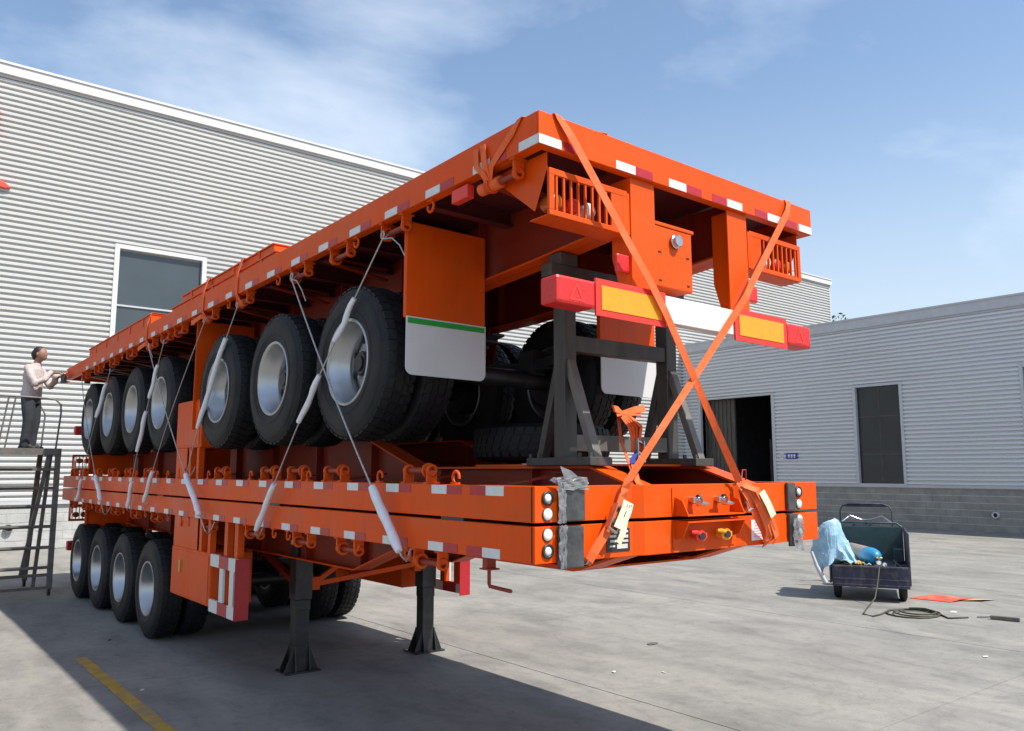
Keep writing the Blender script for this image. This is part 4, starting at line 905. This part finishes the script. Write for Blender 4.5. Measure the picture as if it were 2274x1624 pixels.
# body (skin)
b = MB(); hc = Q(.085,0,1.512)
b.ell(hc, (.082,.088,.112), 18, 12).ell(Q(.105,0,1.46),(.055,.058,.055),14,8)
b.loft([ring(.0,0,1.30,.06,.06), ring(.03,0,1.38,.052,.056), ring(.055,0,1.46,.054,.06)])
b.ell(Q(.17,0,1.505),(.014,.014,.02),8,6); b.ell(Q(.155,0,1.462),(.028,.022,.009),8,6)
for s_ in (-1,1):
    b.ell(Q(.06,s_*.083,1.508),(.018,.014,.03),8,6)
    b.ell(Q(.14,s_*.03,1.528),(.016,.012,.008),8,5)
hands = {-1: Q(.355,-.06,1.21), 1: Q(.345,.10,1.17)}
for s_ in (-1,1):
    h = hands[s_]; el = Q(.14,s_*.215,1.02); b.tube([el, el.lerp(h,.6), h-F*.03], [.036,.030,.025], 10)
    b.ell(h+F*.02,(.042,.036,.022),12,8)
    for k in range(4):
        base = h+F*.055+S_*(-.03+.02*k)*1.0; ln = (.030,.036,.034,.026)[k]
        b.tube([base, base+F*ln+Vector((0,0,-.006)), base+F*ln*1.5+Vector((0,0,-.03)), base+F*ln*1.2+Vector((0,0,-.048))], [.0095,.009,.0085,.007], 8)
    th = h+S_*(-.04*s_)+F*.01
    b.tube([th, th+F*.03-S_*.015*s_+Vector((0,0,-.008)), th+F*.055-S_*.006*s_+Vector((0,0,-.022))], [.012,.011,.008], 8)
for s_ in (-1,1): b.tube([Q(-.01,s_*.09,.12), Q(-.0,s_*.09,.05)], [.04,.045], 10)
b.loft([ring(-.02,0,.80,.15,.10), ring(0,0,1.0,.14,.10), ring(-.01,0,1.2,.17,.10), ring(0,0,1.31,.10,.07)])
for s_ in (-1,1): limb(b, [Q(-.02,s_*.08,.84), Q(.0,s_*.09,.46), Q(-.02,s_*.09,.10)], [.075,.052,.04]); limb(b, [Q(-.0,s_*.17,1.27), Q(.14,s_*.215,1.02)], [.045,.037])
skin_obj(b, 'body', 'skin', .009, 3)
# shirt
s = MB()
s.loft([ring(-.03,0,.80,.175,.135), ring(-.03,0,.88,.178,.14), ring(-.015,0,1.0,.168,.130), ring(-.02,0,1.15,.188,.132), ring(-.015,0,1.26,.185,.115), ring(.0,0,1.325,.115,.085), ring(.02,0,1.365,.068,.066)])
for s_ in (-1,1): limb(s, [Q(-.01,s_*.165,1.27), Q(.06,s_*.205,1.15), Q(.14,s_*.22,1.025), Q(.24,s_*.16,1.09), hands[s_]-F*.07+S_*0.01*s_], [.072,.066,.060,.052,.042])
for k in range(5): s.ell(Q(-.11+.02*k,-.03*k,.9+.05*k),(.05,.04,.012),8,5)
skin_obj(s, 'shirt', 'shirt', .011, 3)
t_ = MB(); t_.loft([ring(-.03,0,.72,.165,.125), ring(-.03,0,.80,.168,.13), ring(-.025,0,.87,.158,.122)])
for s_ in (-1,1): limb(t_, [Q(-.03,s_*.078,.80), Q(-.01,s_*.088,.62), Q(.005,s_*.09,.45), Q(-.015,s_*.09,.25), Q(-.03,s_*.09,.06)], [.105,.096,.08,.072,.074])
skin_obj(t_, 'trousers', 'trousers', .012, 3)
for s_ in (-1,1):
    sh = MB().ell(Q(.05,s_*.09,.045),(.05,.05,.042),14,8).loft([ring(-.07,s_*.09,.003,.038,.045), ring(-.07,s_*.09,.06,.036,.045)])
    sh.loft([(Q(-.11,s_*.09,.03),S_*.035,Vector((0,0,.028))),(Q(0,s_*.09,.04),S_*.043,Vector((0,0,.038))),(Q(.10,s_*.09,.032),S_*.045,Vector((0,0,.030))),(Q(.16,s_*.09,.025),S_*.025,Vector((0,0,.018)))])
    sh.build('shoe', 'shoe', pw)
hr = MB(); hr.ell(Q(.048,0,1.560),(.090,.090,.085),18,10).ell(Q(.01,0,1.515),(.083,.083,.085),16,10).ell(Q(.0,0,1.46),(.055,.055,.05),12,8)
skin_obj(hr, 'hair', 'hair', .011, 3)
tool = thing('wire_tool', 'small dark tool held in front of the worker', 'tool', tuple(Vector((PX,PY,PZ0))+Q(.45,.02,1.14)))
MB().cyl((0,0,-.07),(0,0,.06),.042,14).cyl((0,0,-.085),(0,0,-.07),.05,14).build('body', 'black_paint', tool); MB().tube([(0,0,.06),(-.03,.01,.09),(-.06,.02,.07)], .009, 6).build('handle', 'frame_grey', tool)

# ------------------------------------------------------------------ cargo tricycle and its load
CD = Vector((.88,.475,0)).normalized(); ang = math.atan2(CD.y, CD.x)-math.pi/2
# local frame: x right, y forward, z up; origin on ground under the tail
ct = thing('cargo_tricycle', 'dark blue cargo tricycle with an open bed parked on the concrete', 'tricycle', (8.93, 3.17, 0), rot=(0,0,ang))
def cb(mb, name, mt='cart_blue', bevel=.006): return mb.build(name, mt, ct, bevel=bevel)
cb(MB().box(-.50, .53, .02, 1.45, .44, .47), 'bed_floor')
cb(MB().box(-.49, .54, -.01, .018, .20, .505).box(-.47, .52, -.025, -.011, .47, .50).box(-.47,.52,-.022,-.011,.30,.325).box(-.47,.52,-.022,-.011,.22,.245), 'tail_gate')
cb(MB().box(.535, .56, .0, 1.46, .24, .98), 'side_panel', bevel=.02)
cb(MB().box(-.525, -.50, .0, 1.46, .24, .52), 'side_panel')
cb(MB().box(-.49, .53, 1.44, 1.47, .46, .98).tube([(-.48,1.455,.98),(-.40,1.455,1.04),(.44,1.455,1.04),(.52,1.455,.98)], .016, 8), 'head_board', 'cart_teal')
for k in range(5): cb(MB().box(-.45+k*.2, -.43+k*.2, .03, 1.43, .4705, .482), 'floor_rib', bevel=0)
cb(MB().bar((-.25,.1,.36),(-.25,1.6,.36),.05,.07).bar((.25,.1,.36),(.25,1.6,.36),.05,.07).bar((0,1.5,.36),(0,2.2,.42),.06,.06), 'chassis', 'black_paint')
def cwheel(x, y, r):
    wl = MB().cyl((x-.02,y,r),(x+.02,y,r),r*.5,18).cyl((x-.05,y,r),(x+.05,y,r),.03,10).build('wheel', 'rim_disc', ct)
    MB().lathe([(r*.55,-.04),(r*.8,-.055),(r*.97,-.04),(r,0),(r*.97,.04),(r*.8,.055),(r*.55,.04)], 28, 'x', (x,y,r)).build('tyre', 'rubber', wl)
cwheel(-.43, .30, .25); cwheel(.45, .30, .25); cwheel(0, 2.35, .26)
cb(MB().cyl((-.43,.30,.25),(.45,.30,.25),.03,10), 'axle', 'black_paint')
cb(MB().tube([(-.07,2.35,.26),(-.07,2.2,.85)], .02, 8).tube([(.07,2.35,.26),(.07,2.2,.85)], .02, 8).tube([(0,2.2,.85),(0,2.12,1.02)], .022, 8), 'front_fork', 'black_paint')
cb(MB().tube([(-.38,1.92,1.02),(-.25,2.02,1.12),(-.08,2.12,1.05),(.08,2.12,1.05),(.25,2.02,1.12),(.38,1.92,1.02)], .016, 8), 'handlebar', 'chrome')
cb(MB().ell((0,1.68,.80),(.19,.15,.06),14,8), 'seat', 'black_paint')
cb(MB().box(-.14,.14,1.56,1.82,.46,.75), 'battery_box', 'cart_teal')
cb(MB().prism([(2.02,.45),(2.10,.45),(2.16,.95),(2.10,.98)], -.22, .22, 'x'), 'leg_shield')
cb(MB().tube([(-.40,2.05,.95),(-.40,2.02,1.2),(-.36,2.0,1.28),(-.26,1.98,1.32),(.26,1.98,1.32),(.36,2.0,1.28),(.40,2.02,1.2),(.40,2.05,.95)], .013, 8), 'screen_frame')
cb(MB().box(-.33,.33,1.985,1.995,1.27,1.31), 'screen_top')
gc = thing('gas_cylinder', 'grey gas cylinder with a blue shoulder lying in the tricycle bed', 'cylinder', (8.96, 3.20, 0), rot=(0,0,ang+R(20)))
y0 = .22; gcx = .17; gz = .612
MB().lathe([(.0001,1.20),(.08,1.19),(.125,1.13),(.125,.40)], 24, 'y', (gcx,0,gz), closed=False).build('body', 'cyl_grey', gc)
MB().lathe([(.125,.40),(.126,.26),(.115,.17),(.085,.10),(.05,.06),(.0001,.055)], 24, 'y', (gcx,0,gz), closed=False).build('shoulder', 'cyl_blue', gc)
MB().cyl((gcx,.07,gz),(gcx,-.02,gz),.018,12).cyl((gcx-.03,-.0,gz),(gcx+.05,-.0,gz),.012,8).build('valve', 'brass', gc)
for dx, dz in ((-.02,-.06),(.06,-.09)): 
    gg = MB().cyl((gcx+dx,-.03,gz+dz),(gcx+dx,-.06,gz+dz),.034,16).build('gauge', 'chrome', gc); MB().cyl((gcx+dx,-.0605,gz+dz),(gcx+dx,-.063,gz+dz),.028,14).build('gauge_face', 'lens_white', gg)
# tarp
tp = MB(); rnd = random.Random(11); nu, nv = 16, 22; vs = []
for i in range(nu):
    for j in range(nv):
        u = i/(nu-1); v = j/(nv-1)   # v: 0 inside bed -> over side panel -> hanging outside
        y = .06+u*.92
        if v < .3: x = -.16-v/.3*.26; z = .52+.63*(v/.3)**1.2
        elif v < .45: q = (v-.3)/.15; x = -.44-.12*q; z = 1.14-.05*q*q*1.0
        else: q = (v-.45)/.55; x = -.56-.19*math.sin(q*2.6)+.02*q; z = 1.10-q*(.80-.30*u)
        fold = .045*math.sin(u*16+v*3)+.03*math.sin(u*29-v*7)
        env = math.sin(math.pi*min(max(v,.05),.97))
        z2 = z+(-.35*abs(u-.35)**1.5 if .15 < v < .7 else 0)*.6
        vs.append((x+fold*env*.9+rnd.uniform(-.012,.012), y+.05*math.sin(v*9+u*4), z2+fold*.35+rnd.uniform(-.012,.012)))
tp.add(vs, [(i*nv+j,(i+1)*nv+j,(i+1)*nv+j+1,i*nv+j+1) for i in range(nu-1) for j in range(nv-1)], False)
base_i = 0
for t in (.34, .67, 1.0):
    for j in range(nv):
        x, y, z = vs[j]; v = j/(nv-1); tx, tz = -.30-.34*v, .56-.22*v
        vs.append((x+(tx-x)*t*.8+rnd.uniform(-.015,.015), y-.05*t+.03*math.sin(v*11+t*4), z+(tz-z)*t*.85+.02*math.sin(v*19+t*7)))
off = nu*nv; rows = [list(range(nv))]+[list(range(off+k*nv, off+(k+1)*nv)) for k in range(3)]
tp.v = []; tp.f = []; tp.sm = []
tp.add(vs, [(i*nv+j,(i+1)*nv+j,(i+1)*nv+j+1,i*nv+j+1) for i in range(nu-1) for j in range(nv-1)]+[(rows[k][j],rows[k+1][j],rows[k+1][j+1],rows[k][j+1]) for k in range(3) for j in range(nv-1)])
to = thing('tarpaulin', 'crumpled light blue tarpaulin draped over the left side of the tricycle', 'tarpaulin', (8.93, 3.17, 0), rot=(0,0,ang))
o = tp.build('sheet', 'tarp', to); sl = o.modifiers.new('t', 'SOLIDIFY'); sl.thickness = .006
MB().bar((-.60,.02,.66),(-.62,.03,.62),.03,.03).tube([(-.76,.0,.68),(-.70,.0,.48),(-.62,.0,.32),(-.58,.0,.24)], [.02,.028,.035,.04], 8).build('rolled_edge', 'trim_grey', to)
gv = thing('work_gloves', 'yellow brown work gloves lying by the tarpaulin in the tricycle bed', 'gloves', (8.93, 3.17, 0), rot=(0,0,ang))
for k in range(2):
    m = MB(); cx, cy = -.27+.13*k, .16+.05*k
    m.ell((cx,cy,.515),(.075,.06,.035),12,7)
    for q in range(4): m.ell((cx-.045+.028*q,cy-.06-.012*(q%2),.512+.008*((q+k)%3)),(.017,.045,.017),8,6)
    m.ell((cx+.07,cy-.02,.525),(.035,.018,.016),8,6).ell((cx+.01,cy+.07,.522),(.055,.05,.032),10,6)
    m.build('glove', 'glove', gv)
tb_ = thing('tool_heap', 'heap of rods and metal tools lying in the tricycle bed by the gloves', 'tools', (8.93, 3.17, 0), rot=(0,0,ang))
for k, (a_, b_, r_, mt) in enumerate([((-.10,.06,.49),(.0,.9,.50),.010,'light_steel'),((-.02,.05,.49),(-.2,.7,.51),.008,'frame_grey'),((.36,.04,.50),(.42,1.2,.50),.012,'light_steel'),((.45,.06,.49),(.36,.8,.52),.009,'frame_grey'),((-.4,.5,.49),(.1,.62,.52),.012,'black_paint')]): MB().tube([a_, b_], r_, 7).build('rod', mt, tb_)
MB().box(-.06,.08,.50,.72,.485,.60).build('tool_case', 'frame_grey', tb_, bevel=.01); MB().box(.37,.50,.85,1.2,.485,.68).build('tool_case', 'cart_teal', tb_, bevel=.01)
MB().tube([(-.02,.12,.50),(.02,.10,.53),(.05,.14,.50),(.02,.2,.50),(-.05,.18,.51),(-.04,.10,.52)], .009, 6).build('cable', 'paper', tb_)
# things on the ground near the tricycle
hs = thing('hose', 'dark coiled hose lying on the concrete beside the tricycle', 'hose', (8.35, 2.25, 0))
pts = []
for k in range(48):
    a = k*.42; rr = .37-.0030*k+.035*math.sin(k*.31); pts.append((rr*1.0*math.cos(a)+.07*math.sin(k*.05), rr*.86*math.sin(a), .013+.0022*(k//15)*5))
MB().tube(pts, .011, 6).build('coil', 'hose', hs)
MB().tube([pts[0], (.15,-.30,.012), (.02,-.42,.012), (.28,-.55,.012)], .011, 6).tube([(-.05,.30,.03),(-.36,.26,.012),(-.60,.24,.012),(-.52,.42,.012),(-.05,.62,.012),(.32,.70,.10),(.46,.72,.32),(.60,.76,.50)], .011, 6).build('lead', 'hose', hs)
cbx = thing('cardboard_sheet', 'flattened red and brown cardboard on the ground right of the tricycle', 'cardboard', (10.1, 2.65, 0))
m = MB(); nx, ny = 8, 6; vs = []
for i in range(nx):
    for j in range(ny):
        u, v = i/(nx-1), j/(ny-1); x = -.40+.60*u+.05*v; y = .32-.10*u-.56*v; vs.append((x-.0+.25*v*.0, y, .010+.05*max(0,math.sin(u*3.1))*(.3+v*.7)*abs(math.sin(v*3+.6))))
m.add(vs, [(i*ny+j,(i+1)*ny+j,(i+1)*ny+j+1,i*ny+j+1) for i in range(nx-1) for j in range(ny-1)]); o = m.build('sheet', 'red_card', cbx); sl = o.modifiers.new('t','SOLIDIFY'); sl.thickness = .006
MB().add([(.22,-.30,.012),(.42,-.55,.012),(.10,-.50,.03),(-.10,-.28,.014)], [(0,1,2,3)]).build('flap', 'cardboard', cbx)
rd = thing('steel_bar', 'short grey steel bar lying on the ground at the right edge', 'bar', (8.82, 1.35, 0))
MB().box(-.03,.03,-.17,.15,.004,.05).build('bar', 'frame_grey', rd, bevel=.006); MB().tube([(0,.15,.03),(-.01,.22,.02),(.0,.30,.012)], .008, 6).build('tip', 'frame_grey', rd); rd.rotation_euler.z = R(14)
rnd = random.Random(3)
for i, (q, mt, lab, sz) in enumerate([((4.29,3.14),'frame_grey','dark sliver of scrap on the open concrete right of the landing leg',.075),((3.05,2.5),'paper','white paper scrap near the edge of the trailer shadow',.03),((8.95,2.02),'paper','torn white scrap beside the cardboard sheet',.06),((6.45,.62),'paper','pale scrap on the concrete at the lower right',.04),((-.58,4.55),'paper','small white scrap by the painted yellow line',.025),((3.4,2.2),'paper','tiny pale scrap on the sunlit concrete below the trailer front',.022),((-.30,7.0),'ink','small dark lump on the ground by the nearest bottom wheel',.03)]):
    m = MB(); n = 7; vs = [(sz*(1+.5*rnd.random())*math.cos(2*math.pi*k/n), sz*.45*(1+.6*rnd.random())*math.sin(2*math.pi*k/n), .003+.006*rnd.random()) for k in range(n)]+[(0,0,.005+sz*.06)]
    m.add(vs, [(k,(k+1)%n,n) for k in range(n)])
    o = m.build('litter', mt, None, (q[0], q[1], 0)); o.rotation_euler.z = rnd.uniform(0,3); tag(o, lab, 'litter', 'litter on the concrete')
    sl = o.modifiers.new('t','SOLIDIFY'); sl.thickness = .002; sl.offset = 1
